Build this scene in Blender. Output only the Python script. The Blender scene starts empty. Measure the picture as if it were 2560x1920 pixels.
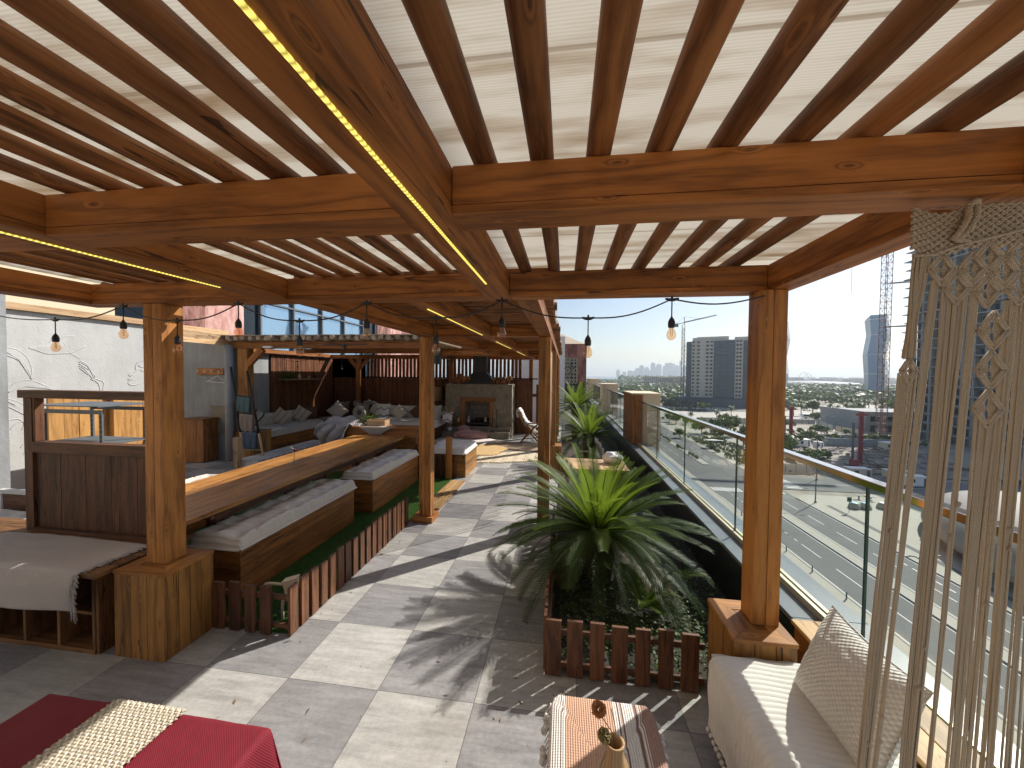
import bpy, bmesh, math, random
from mathutils import Vector, Matrix, noise
rad = math.radians
RND = random.Random(11)
S = bpy.context.scene
# ------------------------------------------------------------------ camera
cam = bpy.data.objects.new('camera', bpy.data.cameras.new('camera')); S.collection.objects.link(cam)
r = Vector((0.99013658, 0.13979009, 0.00939638)).normalized()
f = Vector((-0.1394915, 0.98984972, -0.02719665)).normalized()
u = r.cross(f); r = f.cross(u).normalized()
M = Matrix((( r.x, u.x, -f.x, 1.70436), (r.y, u.y, -f.y, -2.09706), (r.z, u.z, -f.z, 1.93794), (0, 0, 0, 1)))
cam.matrix_world = M
cam.data.sensor_width = 36; cam.data.lens = 36*935.02/2560
cam.data.clip_start = 0.02; cam.data.clip_end = 40000
S.camera = cam
CAM = Vector((1.70436, -2.09706, 1.93794))
# ------------------------------------------------------------------ light
EL, AZ = rad(40.3), rad(47.5)            # azimuth from +y towards +x
sund = Vector((math.sin(AZ)*math.cos(EL), math.cos(AZ)*math.cos(EL), math.sin(EL)))
W = bpy.data.worlds.new('World'); S.world = W; W.use_nodes = True
wn = W.node_tree; bg = wn.nodes['Background']
sky = wn.nodes.new('ShaderNodeTexSky'); sky.sky_type = 'NISHITA'; sky.sun_disc = False
sky.sun_elevation = EL; sky.sun_rotation = AZ; sky.air_density = 1.0; sky.dust_density = 1.3; sky.ozone_density = 1.4
wn.links.new(sky.outputs[0], bg.inputs[0]); bg.inputs[1].default_value = 0.085
sl = bpy.data.lights.new('sun', 'SUN'); sun = bpy.data.objects.new('sun', sl); S.collection.objects.link(sun)
sl.energy = 4.6; sl.angle = rad(0.5); sl.color = (1.0, 0.95, 0.88)
sun.rotation_euler = (-sund).to_track_quat('-Z', 'Y').to_euler()
S.view_settings.view_transform = 'Standard'; S.view_settings.look = 'None'; S.view_settings.gamma = 1
S.view_settings.exposure = 0.55
S.cycles.max_bounces = 8; S.cycles.diffuse_bounces = 5; S.cycles.transparent_max_bounces = 24
S.cycles.volume_bounces = 0

# ------------------------------------------------------------------ materials
class NT:
    def __init__(s, name):
        s.m = bpy.data.materials.new(name); s.m.use_nodes = True; s.t = s.m.node_tree
        s.p = s.t.nodes['Principled BSDF']; s.o = s.t.nodes['Material Output']
    def n(s, ty, **k):
        nd = s.t.nodes.new('ShaderNode'+ty)
        for a, v in k.items():
            if a[0] == 'i' and (a[1].isdigit() or a[1].isupper()):
                key = a[1:]; key = int(key) if key.isdigit() else key.replace('_', ' ')
                if hasattr(v, 'is_linked') or isinstance(v, bpy.types.NodeSocket): s.t.links.new(v, nd.inputs[key])
                else: nd.inputs[key].default_value = v
            else: setattr(nd, a, v)
        return nd
    def math(s, op, a, b=0.0, c=None, clamp=False):
        k = dict(operation=op, use_clamp=clamp, i0=a, i1=b)
        if c is not None: k['i2'] = c
        return s.n('Math', **k).outputs[0]
    def ramp(s, fac, stops, interp='LINEAR'):
        nd = s.n('ValToRGB', i0=fac); cr = nd.color_ramp; cr.interpolation = interp
        while len(cr.elements) < len(stops): cr.elements.new(0.5)
        for e, (p, c) in zip(cr.elements, stops): e.position = p; e.color = c if len(c) == 4 else (*c, 1)
        return nd.outputs[0]
    def mix(s, fac, a, b, mode='MIX'):
        nd = s.n('Mix', data_type='RGBA', blend_type=mode)
        for i, v in ((0, fac), (6, a), (7, b)):
            if isinstance(v, bpy.types.NodeSocket): s.t.links.new(v, nd.inputs[i])
            else: nd.inputs[i].default_value = (*v, 1) if isinstance(v, tuple) and len(v) == 3 else v
        return nd.outputs[2]
    def noise(s, vec, scale, detail=3, rough=.5, dist=0.0):
        nd = s.n('TexNoise', iScale=scale, iDetail=detail, iRoughness=rough, iDistortion=dist)
        if vec is not None: s.t.links.new(vec, nd.inputs['Vector'])
        return nd.outputs[0]
    def mapping(s, vec, scale=(1, 1, 1), loc=(0, 0, 0), rot=(0, 0, 0)):
        return s.n('Mapping', i0=vec, iScale=scale, iLocation=loc, iRotation=rot).outputs[0]
    def bump(s, h, strength=.3, dist=.01):
        nd = s.n('Bump', iStrength=strength, iDistance=dist, iHeight=h)
        s.t.links.new(nd.outputs[0], s.p.inputs['Normal']); return nd.outputs[0]
    def col(s, c):
        if isinstance(c, bpy.types.NodeSocket): s.t.links.new(c, s.p.inputs['Base Color'])
        else: s.p.inputs['Base Color'].default_value = (*c, 1)
    def set(s, **k):
        for a, v in k.items(): s.p.inputs[a.replace('_', ' ')].default_value = v
    @property
    def obj(s): return s.n('TexCoord').outputs['Object']
    @property
    def uv(s): return s.n('TexCoord').outputs['UV']

def simple(name, c, rough=.6, metal=0, var=.15, scale=8, bump=0, bscale=60):
    t = NT(name); o = t.obj
    nz = t.noise(o, scale, 4, .6)
    t.col(t.mix(nz, tuple(x*(1-var) for x in c), tuple(min(1, x*(1+var)) for x in c)))
    t.set(Roughness=rough, Metallic=metal)
    if bump: t.bump(t.noise(o, bscale, 4, .6), bump, .01)
    return t.m

def wood(name, light, dark, freq=26, rough=.55, fibre=.35, knots=1.0, wear=0.0, bump=.25):
    t = NT(name); uv = t.uv
    tint = t.n('Attribute', attribute_name='tint').outputs['Fac']
    big = t.noise(t.mapping(uv, (.45, 3.6, 1)), 1.9, 4, .6)
    kv = t.n('TexVoronoi', voronoi_dimensions='2D', iScale=1.0, iRandomness=1.0)
    t.t.links.new(t.mapping(t.n('VectorMath', operation='ADD', i0=uv, i1=(3.3, 7.7, 0)).outputs[0], (2.1, 6.5, 1)), kv.inputs['Vector'])
    kd = kv.outputs['Distance']
    kf = t.math('MULTIPLY', t.math('SMOOTHSTEP', kd, .0, .34) if False else t.n('MapRange', interpolation_type='SMOOTHSTEP', i0=kd, i1=.11, i2=.0, i3=0.0, i4=1.0).outputs[0], .32*knots)
    sep = t.n('SeparateXYZ', i0=uv)
    ph = t.math('ADD', t.math('MULTIPLY', sep.outputs[1], freq), t.math('MULTIPLY', t.math('ADD', big, kf), 9.0))
    ring = t.math('PINGPONG', ph, 1.0)
    ring = t.math('POWER', ring, 1.6)
    fib = t.noise(t.mapping(uv, (5, 170, 1)), 1.0, 4, .65)
    blot = t.noise(t.mapping(uv, (1.3, 4, 1)), 1.0, 5, .65)
    fac = t.math('ADD', t.math('MULTIPLY', ring, .56), t.math('ADD', t.math('MULTIPLY', t.math('SUBTRACT', fib, .32), fibre*1.9), t.math('MULTIPLY', t.math('SUBTRACT', blot, .5), 1.25)), clamp=True)
    c = t.mix(fac, light, dark)
    knot = t.n('MapRange', interpolation_type='SMOOTHSTEP', i0=kd, i1=.045, i2=.018, i3=0.0, i4=.55*min(1, knots)).outputs[0]
    c = t.mix(knot, c, tuple(x*.3 for x in dark))
    tv = t.n('MapRange', i0=tint, i1=0.0, i2=1.0, i3=.72, i4=1.22).outputs[0]
    c = t.mix(1.0, c, t.n('CombineColor', i0=tv, i1=tv, i2=tv).outputs[0], 'MULTIPLY')
    if wear:
        w = t.n('MapRange', i0=t.noise(t.mapping(uv, (2, 14, 1)), 2.2, 5, .7), i1=.52, i2=.7, i3=0.0, i4=wear).outputs[0]
        c = t.mix(w, c, tuple(min(1, x*1.9+.05) for x in light))
    ck = t.noise(t.mapping(uv, (.75, 15, 1), loc=(5, 3, 0)), 1.0, 3, .5, .15); cm = t.noise(t.mapping(uv, (.6, 2.2, 1), loc=(9, 1, 0)), 1.0, 2, .5)
    crk = t.math('MULTIPLY', t.math('LESS_THAN', t.math('ABSOLUTE', t.math('SUBTRACT', ck, .5)), .011), t.math('GREATER_THAN', cm, .585))
    c = t.mix(t.math('MULTIPLY', crk, .8), c, tuple(x*.22 for x in dark))
    t.col(c); t.set(Roughness=rough); t.p.inputs['Specular IOR Level'].default_value = .35
    t.bump(t.math('ADD', fib, t.math('MULTIPLY', ring, .6)), bump, .004)
    return t.m

M_ = {}
M_['beam'] = wood('beam_wood', (.42, .152, .032), (.095, .028, .006), 17, .6)
M_['log'] = wood('log_wood', (.32, .125, .036), (.065, .021, .006), 13, .6, fibre=.5, wear=.15)
M_['post'] = wood('post_wood', (.44, .185, .042), (.13, .045, .011), 15, .55)
M_['plinth'] = wood('plinth_wood', (.36, .17, .042), (.09, .035, .009), 14, .5, knots=1.3)
M_['old'] = wood('reclaimed_wood', (.14, .055, .024), (.025, .010, .005), 20, .6, fibre=.5, wear=.2)
M_['cubby'] = wood('shelf_wood', (.23, .105, .036), (.05, .02, .008), 20, .6, wear=.1)
M_['picket'] = wood('picket_wood', (.19, .080, .036), (.032, .014, .008), 24, .55, fibre=.55, wear=.08)
M_['top'] = wood('tabletop_wood', (.54, .24, .055), (.11, .038, .009), 12, .30, fibre=.5)
M_['bench'] = wood('bench_wood', (.38, .15, .038), (.11, .036, .010), 12, .5)
M_['slat'] = wood('slat_wood', (.22, .085, .034), (.075, .026, .011), 14, .6)
M_['pale'] = wood('pale_wood', (.60, .40, .22), (.36, .2, .09), 18, .55)
M_['roofend'] = wood('weathered_log', (.45, .35, .25), (.2, .13, .08), 16, .7)
M_['honey'] = wood('honey_plank', (.52, .28, .09), (.22, .09, .025), 12, .5)
M_['ledgew'] = wood('parapet_wood', (.56, .36, .16), (.25, .12, .045), 9, .5, fibre=.55)
M_['whitew'] = wood('white_painted_wood', (.72, .70, .66), (.5, .47, .43), 14, .6, knots=.2)
M_['white'] = simple('white_matt', (.78, .77, .74), .6)
M_['black'] = simple('black_metal', (.015, .015, .017), .45)
M_['hood'] = simple('dark_hood_metal', (.035, .038, .04), .55)
M_['steel'] = simple('grey_steel', (.12, .14, .155), .6, .3)
M_['brass'] = simple('brass', (.45, .30, .12), .35, .9)
M_['gold'] = simple('pale_gold_trim', (.50, .45, .33), .45, .5)
M_['soil'] = simple('planter_soil', (.035, .028, .02), .9, bump=1, bscale=40)
M_['cream'] = simple('cream_render', (.68, .55, .38), .8, var=.05)
M_['beige'] = simple('beige_render', (.58, .45, .30), .8, var=.08)
M_['darkstone'] = simple('dark_stone', (.02, .022, .026), .25)
M_['rubble'] = simple('rubble', (.32, .27, .22), .9, var=.4, scale=.6, bump=.6, bscale=3)

def concrete(name, c, rough=.8, streak=.25):
    t = NT(name); o = t.obj
    a = t.noise(o, 1.3, 6, .65); b = t.noise(t.mapping(o, (6, 6, .7)), 1.0, 5, .6); g = t.noise(o, 45, 4, .7)
    fac = t.math('ADD', t.math('MULTIPLY', a, .6), t.math('MULTIPLY', b, .4), clamp=True)
    t.col(t.mix(t.n('MapRange', i0=fac, i1=.35, i2=.65).outputs[0], tuple(x*(1-streak) for x in c), tuple(min(1, x*(1+streak*.6)) for x in c)))
    t.set(Roughness=rough); t.bump(t.math('ADD', t.math('MULTIPLY', a, 1.5), t.math('MULTIPLY', g, .4)), .5, .02)
    return t.m
M_['relief'] = concrete('white_concrete', (.47, .47, .455), .75, .16)
M_['concrete'] = concrete('grey_concrete', (.30, .31, .31), .8, .3)
M_['stucco'] = concrete('rough_stone_render', (.30, .26, .19), .95, .35)
def stucco_fix():
    t = M_['stucco'].node_tree
    for n in t.nodes:
        if n.type == 'BUMP': n.inputs['Strength'].default_value = 1; n.inputs['Distance'].default_value = .05
        if n.type == 'TEX_NOISE' and n.inputs['Scale'].default_value > 40: n.inputs['Scale'].default_value = 16
        if n.type == 'TEX_NOISE' and n.inputs['Scale'].default_value < 1.5: n.inputs['Scale'].default_value = 7
stucco_fix()

def tiles():
    t = NT('floor_tiles'); o = t.obj; s = t.n('SeparateXYZ', i0=o)
    X = t.math('DIVIDE', s.outputs[0], .6); Y = t.math('DIVIDE', s.outputs[1], .6*.9046)
    fx = t.math('FLOOR', X); fy = t.math('FLOOR', Y)
    par = t.math('PINGPONG', t.math('ADD', fx, fy), 1.0)
    rx = t.math('FRACT', X); ry = t.math('FRACT', Y)
    ex = t.math('MINIMUM', rx, t.math('SUBTRACT', 1.0, rx)); ey = t.math('MINIMUM', ry, t.math('SUBTRACT', 1.0, ry))
    gr = t.math('LESS_THAN', t.math('MINIMUM', ex, ey), .0035)
    wn_ = t.n('TexWhiteNoise', noise_dimensions='2D', iVector=t.n('CombineXYZ', i0=fx, i1=fy).outputs[0]).outputs[1]
    off = t.n('VectorMath', operation='MULTIPLY_ADD', i0=wn_, i1=(30, 30, 30), i2=o).outputs[0]
    st = t.noise(t.mapping(off, (3, 22, 3), rot=(0, 0, rad(-38))), 1.0, 6, .65, .4)
    sp = t.noise(off, 38, 5, .7)
    cl = t.noise(off, 3.0, 4, .6)
    v = t.math('ADD', t.math('MULTIPLY', st, .5), t.math('ADD', t.math('MULTIPLY', sp, .28), t.math('MULTIPLY', cl, .22)))
    v = t.n('MapRange', i0=v, i1=.38, i2=.62).outputs[0]
    light = t.mix(v, (.30, .29, .268), (.51, .50, .465)); dark = t.mix(v, (.178, .172, .173), (.335, .327, .322))
    c = t.mix(par, light, dark); br = t.n('SeparateColor', i0=wn_).outputs[0]
    bv = t.n('MapRange', i0=br, i3=.92, i4=1.06).outputs[0]
    c = t.mix(1.0, c, t.n('CombineColor', i0=bv, i1=bv, i2=bv).outputs[0], 'MULTIPLY')
    sv = t.n('TexVoronoi', voronoi_dimensions='2D', iScale=5.0); t.t.links.new(o, sv.inputs['Vector'])
    spk_ = t.math('MULTIPLY', t.math('LESS_THAN', sv.outputs['Distance'], t.math('MULTIPLY', t.n('SeparateColor', i0=sv.outputs['Color']).outputs[0], .028)), .6)
    c = t.mix(spk_, c, (.06, .045, .035))
    dirt = t.n('MapRange', i0=t.noise(t.mapping(o, (.8, .8, 1)), 1.7, 6, .7), i1=.52, i2=.75, i3=0.0, i4=.35).outputs[0]
    c = t.mix(dirt, c, (.20, .18, .15))
    c = t.mix(t.math('MULTIPLY', gr, .85), c, (.07, .065, .06)); t.col(c)
    t.t.links.new(t.n('MapRange', i0=sp, i3=.28, i4=.55).outputs[0], t.p.inputs['Roughness'])
    t.bump(t.math('SUBTRACT', t.math('MULTIPLY', sp, .6), t.math('MULTIPLY', gr, 1.5)), .25, .004)
    return t.m
M_['tiles'] = tiles()

def sheet():
    t = NT('polycarbonate_sheet'); o = t.obj; s = t.n('SeparateXYZ', i0=o)
    fl = t.math('PINGPONG', t.math('MULTIPLY', s.outputs[1], 1/.0042), 1.0)
    dirt = t.noise(t.mapping(o, (.9, 6.5, 1)), 1.4, 5, .62)
    d = t.n('MapRange', i0=dirt, i1=.47, i2=.72, i3=0.0, i4=.9).outputs[0]
    seam = t.math('LESS_THAN', t.math('ABSOLUTE', t.math('SUBTRACT', t.math('FRACT', t.math('DIVIDE', s.outputs[1], .52)), .5)), .012)
    c = t.mix(d, (.73, .69, .615), (.40, .29, .175)); c = t.mix(t.math('MULTIPLY', seam, .6), c, (.35, .26, .17))
    f2 = t.n('MapRange', i0=fl, i3=.86, i4=1.0).outputs[0]
    c = t.mix(1.0, c, t.n('CombineColor', i0=f2, i1=f2, i2=f2).outputs[0], 'MULTIPLY')
    tr = t.n('BsdfTranslucent', iColor=c); df = t.n('BsdfDiffuse', iColor=c); ta = t.n('BsdfTransparent', iColor=(.9, .88, .84, 1))
    m1 = t.n('MixShader', i0=.18, i1=tr.outputs[0], i2=df.outputs[0])
    m2 = t.n('MixShader', i0=.10, i1=m1.outputs[0], i2=ta.outputs[0])
    t.t.links.new(m2.outputs[0], t.o.inputs[0]); return t.m
M_['sheet'] = sheet()

def glass(name, tint, refl=1.45, base=.0):
    t = NT(name)
    ta = t.n('BsdfTransparent', iColor=(*tint, 1)); gl = t.n('BsdfGlossy', iColor=(1, 1, 1, 1), iRoughness=.02)
    fc = t.n('LayerWeight', iBlend=.5).outputs['Facing']
    fr = t.math('ADD', t.math('MULTIPLY', t.math('POWER', fc, 4.5), .75), .03+base, clamp=True)
    mx = t.n('MixShader', i0=fr, i1=ta.outputs[0], i2=gl.outputs[0]); t.t.links.new(mx.outputs[0], t.o.inputs[0]); return t.m
M_['glass'] = glass('green_tinted_glass', (.93, .965, .94), 1.3)
M_['bulb'] = glass('amber_bulb_glass', (1.0, .80, .62), 1.45, .06)
M_['clear'] = glass('clear_glass', (.93, .95, .95), 1.5, .05)
M_['edge'] = simple('glass_edge', (.03, .07, .06), .3)
def emit(name, c, st):
    t = NT(name); e = t.n('Emission', iColor=(*c, 1), iStrength=st); t.t.links.new(e.outputs[0], t.o.inputs[0]); return t.m
M_['led'] = emit('led_strip_light', (1.0, .80, .16), 1.6)
def leds():
    t = M_['led'].node_tree; N = t.nodes; e = [n for n in N if n.type == 'EMISSION'][0]
    tc = N.new('ShaderNodeTexCoord'); sx = N.new('ShaderNodeSeparateXYZ'); m1 = N.new('ShaderNodeMath'); m1.operation = 'MULTIPLY'; m1.inputs[1].default_value = 1/.0085
    pp = N.new('ShaderNodeMath'); pp.operation = 'PINGPONG'; pp.inputs[1].default_value = 1; mr = N.new('ShaderNodeMapRange'); mr.inputs[3].default_value = .35; mr.inputs[4].default_value = 1.25
    t.links.new(tc.outputs['Object'], sx.inputs[0]); t.links.new(sx.outputs[1], m1.inputs[0]); t.links.new(m1.outputs[0], pp.inputs[0]); t.links.new(pp.outputs[0], mr.inputs[0]); t.links.new(mr.outputs[0], e.inputs[1])
leds()

def fabric(name, c, c2=None, weave=260, bump=.6, var=.1, stripes=None, rough=.9, axis=0):
    """woven cloth on UVs in metres; stripes = [(pos, colour)] across v with period"""
    t = NT(name); uv = t.uv; s = t.n('SeparateXYZ', i0=uv)
    a = t.math('SINE', t.math('MULTIPLY', s.outputs[0], weave)); b = t.math('SINE', t.math('MULTIPLY', s.outputs[1], weave))
    w = t.math('MULTIPLY', a, b); nz = t.noise(uv, 7, 4, .6)
    base = t.mix(nz, tuple(x*(1-var) for x in c), tuple(min(1, x*(1+var)) for x in c))
    if stripes:
        per, st = stripes
        p = t.math('FRACT', t.math('DIVIDE', s.outputs[axis], per))
        col = t.ramp(p, st, 'CONSTANT'); base = t.mix(1.0, base, col, 'MULTIPLY')
    if c2: base = t.mix(t.n('MapRange', i0=w, i1=-.2, i2=.6).outputs[0], c2, base)
    t.col(base); t.set(Roughness=rough); t.p.inputs['Sheen Weight'].default_value = 0.0 if 'crimson' in name else .15
    t.bump(t.math('ADD', w, t.math('MULTIPLY', t.noise(uv, 90, 3, .6), 1.0)), bump, .003)
    return t.m
M_['linen'] = fabric('striped_linen', (.72, .65, .56), weave=700, bump=.3, stripes=(.011, [(0, (1, 1, 1)), (.62, (.82, .78, .74))]), axis=1)
M_['sofa'] = fabric('beige_sofa_cotton', (.55, .49, .42), weave=500, bump=.3)
M_['sofalight'] = fabric('white_sofa_cotton', (.68, .65, .60), weave=500, bump=.3)
M_['red'] = fabric('crimson_cotton', (.175, .003, .014), weave=900, bump=.35, var=.12, rough=.8)
M_['crochet'] = fabric('cream_crochet', (.74, .68, .54), (.42, .36, .27), weave=2*math.pi/.026, bump=.8)
M_['throw'] = fabric('cream_waffle_throw', (.68, .60, .53), (.5, .42, .36), weave=2*math.pi/.014, bump=.9)
M_['ribbed'] = fabric('white_ribbed_cotton', (.78, .75, .70), weave=900, bump=.4)
M_['waffle'] = fabric('white_waffle_cotton', (.78, .75, .70), (.64, .60, .55), weave=2*math.pi/.022, bump=1.0)
M_['cord'] = fabric('macrame_cotton_cord', (.68, .56, .42), (.46, .36, .25), weave=2*math.pi/.006, bump=.6)
M_['teal'] = fabric('teal_knit', (.10, .16, .15), weave=400); M_['denim'] = fabric('blue_grey_knit', (.10, .13, .17), weave=400)
M_['furbeige'] = fabric('beige_fleece', (.36, .27, .20), weave=300, bump=1); M_['greythrow'] = fabric('grey_quilt', (.42, .38, .36), (.3, .27, .26), weave=2*math.pi/.03, bump=1)
M_['pink'] = fabric('pink_fur', (.60, .38, .35), weave=90, bump=1); M_['browncush'] = fabric('brown_cotton', (.14, .065, .035)); M_['creamcush'] = fabric('cream_cotton', (.66, .58, .46))
M_['mauve'] = fabric('mauve_cotton', (.20, .14, .13)); M_['greycush'] = fabric('grey_cotton', (.30, .28, .25))
M_['stripecush'] = fabric('black_striped_cotton', (.60, .54, .46), stripes=(.21, [(0, (1, 1, 1)), (.30, (.08, .08, .09)), (.5, (1, 1, 1)), (.62, (.35, .3, .27)), (.66, (1, 1, 1)), (.8, (.1, .1, .1)), (.84, (1, 1, 1))]))
M_['tancush'] = fabric('tan_striped_cotton', (.60, .52, .42), stripes=(.16, [(0, (1, 1, 1)), (.4, (.5, .4, .33)), (.5, (1, 1, 1)), (.6, (.6, .5, .42)), (.7, (1, 1, 1))]))
M_['zigzag'] = fabric('white_zigzag_cotton', (.72, .70, .66))
def zig():
    t = NT('zigzag_print'); uv = t.uv; s = t.n('SeparateXYZ', i0=uv)
    zz = t.math('MULTIPLY', t.math('PINGPONG', t.math('MULTIPLY', s.outputs[0], 9.0), 1.0), .075)
    q = t.math('FRACT', t.math('DIVIDE', t.math('ADD', s.outputs[1], zz), .22))
    t.col(t.mix(t.math('LESS_THAN', t.math('ABSOLUTE', t.math('SUBTRACT', q, .5)), .06), (.72, .70, .66), (.02, .02, .02))); t.set(Roughness=.9); return t.m
M_['zigzag'] = zig()
def pouf_stripes():
    t = NT('striped_pouf_cover'); uv = t.uv; s = t.n('SeparateXYZ', i0=uv)
    W_ = (.72, .68, .62); B_ = (.22, .12, .085); P_ = (.60, .36, .24); D_ = (.36, .22, .165)
    c = t.ramp(s.outputs[0], [(0, W_), (.09, B_), (.10, W_), (.13, P_), (.60, W_), (.635, B_), (.65, W_), (.67, B_), (.685, W_), (.80, B_), (.83, W_), (.85, D_), (.86, W_), (.87, D_)], 'CONSTANT')
    rib = t.math('PINGPONG', t.math('MULTIPLY', s.outputs[0], 2*.5/.011), 1.0); st = t.math('PINGPONG', t.math('MULTIPLY', s.outputs[1], 1/.006), 1.0)
    c = t.mix(t.n('MapRange', i0=rib, i1=.25, i2=0, i3=0.0, i4=.6).outputs[0], c, (.14, .08, .06))
    t.col(c); t.set(Roughness=.9); t.bump(t.math('ADD', rib, t.math('MULTIPLY', st, .4)), .8, .004); return t.m
M_['pouf'] = pouf_stripes()
def leafmat(name, c, c2, tl=.35):
    t = NT(name); nz = t.n('Attribute', attribute_name='tint').outputs['Fac']
    col = t.mix(nz, c, c2); t.col(col); t.set(Roughness=.5); t.p.inputs['Specular IOR Level'].default_value = .3
    tr = t.n('BsdfTranslucent', iColor=t.mix(.6, col, (.34, .50, .04))); mx = t.n('MixShader', i0=tl, i1=t.p.outputs[0], i2=tr.outputs[0])
    t.t.links.new(mx.outputs[0], t.o.inputs[0]); return t.m
M_['cycad'] = leafmat('cycad_leaf', (.012, .030, .006), (.115, .17, .02), .36); M_['dry'] = leafmat('dry_leaf', (.10, .055, .025), (.26, .15, .07), .2)
M_['weed'] = leafmat('weed_leaf', (.03, .07, .02), (.12, .16, .05)); M_['fern'] = leafmat('dark_foliage', (.008, .02, .008), (.02, .05, .015))
M_['tree'] = leafmat('tree_leaf', (.022, .042, .014), (.07, .095, .035), .15); M_['palmleaf'] = leafmat('palm_leaf', (.035, .055, .02), (.10, .11, .05), .15)
M_['turf'] = leafmat('artificial_turf', (.02, .07, .010), (.08, .17, .035), .25)
M_['trunk'] = simple('palm_trunk', (.10, .065, .04), .9, var=.5, scale=30, bump=1, bscale=50)
M_['bark'] = simple('tree_bark', (.12, .085, .06), .9)
def graniteM():
    t = NT('polished_granite'); o = t.obj; a = t.noise(o, 2.2, 5, .6); b = t.noise(o, 190, 2, .5)
    t.col(t.mix(a, (.11, .13, .15), (.24, .26, .28))); t.set(Roughness=.3); return t.m
M_['granite'] = graniteM()
def rough_plaster(name, a, b):
    t = NT(name); o = t.obj; n1 = t.noise(t.mapping(o, (1.2, 1.2, .35)), 2.0, 7, .75)
    t.col(t.mix(t.n('MapRange', i0=n1, i1=.38, i2=.64).outputs[0], a, b)); t.set(Roughness=.85); t.bump(n1, .3, .02); return t.m
M_['redwall'] = rough_plaster('red_washed_plaster', (.10, .028, .022), (.42, .22, .18))  # red plaster; on the office panels its dark tone paints in shade
M_['litwall'] = rough_plaster('lit_red_plaster', (.36, .13, .11), (.66, .44, .38))  # same red plaster, paler pink where sunlight is painted into the colour
def facade_glass():
    t = NT('blue_facade_glass'); t.col((.02, .05, .09)); t.set(Roughness=.04, Metallic=0.0); t.p.inputs['Specular IOR Level'].default_value = 1.0
    t.p.inputs['Base Color'].default_value = (.26, .40, .56, 1); t.p.inputs['Metallic'].default_value = .75
    t.bump(t.noise(t.obj, .8, 2, .5), .04, .3); return t.m
M_['fglass'] = facade_glass()
M_['darkglass'] = simple('dark_window_glass', (.012, .02, .03), .12)
M_['asphalt'] = simple('asphalt', (.145, .147, .145), .9, var=.3, scale=.12)
M_['pave'] = simple('pale_paving', (.40, .375, .32), .85, var=.1, scale=.4)
M_['paint'] = simple('road_paint', (.75, .75, .72), .7)
M_['kerb'] = simple('kerb_stone', (.40, .38, .35), .8)
def groundM():
    t = NT('sandy_ground'); o = t.obj; a = t.noise(o, .012, 6, .6); b = t.noise(o, .15, 5, .65)
    v = t.math('ADD', t.math('MULTIPLY', a, .6), t.math('MULTIPLY', b, .4))
    t.col(t.ramp(v, [(.36, (.18, .165, .14)), (.5, (.32, .29, .24)), (.6, (.46, .42, .35))])); t.set(Roughness=.95); return t.m
M_['ground'] = groundM()
def seaM():
    t = NT('sea_water'); t.col((.03, .09, .12)); t.set(Roughness=.25); t.bump(t.noise(t.obj, .08, 4, .6), .3, 1.0); return t.m
M_['sea'] = seaM()

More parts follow.
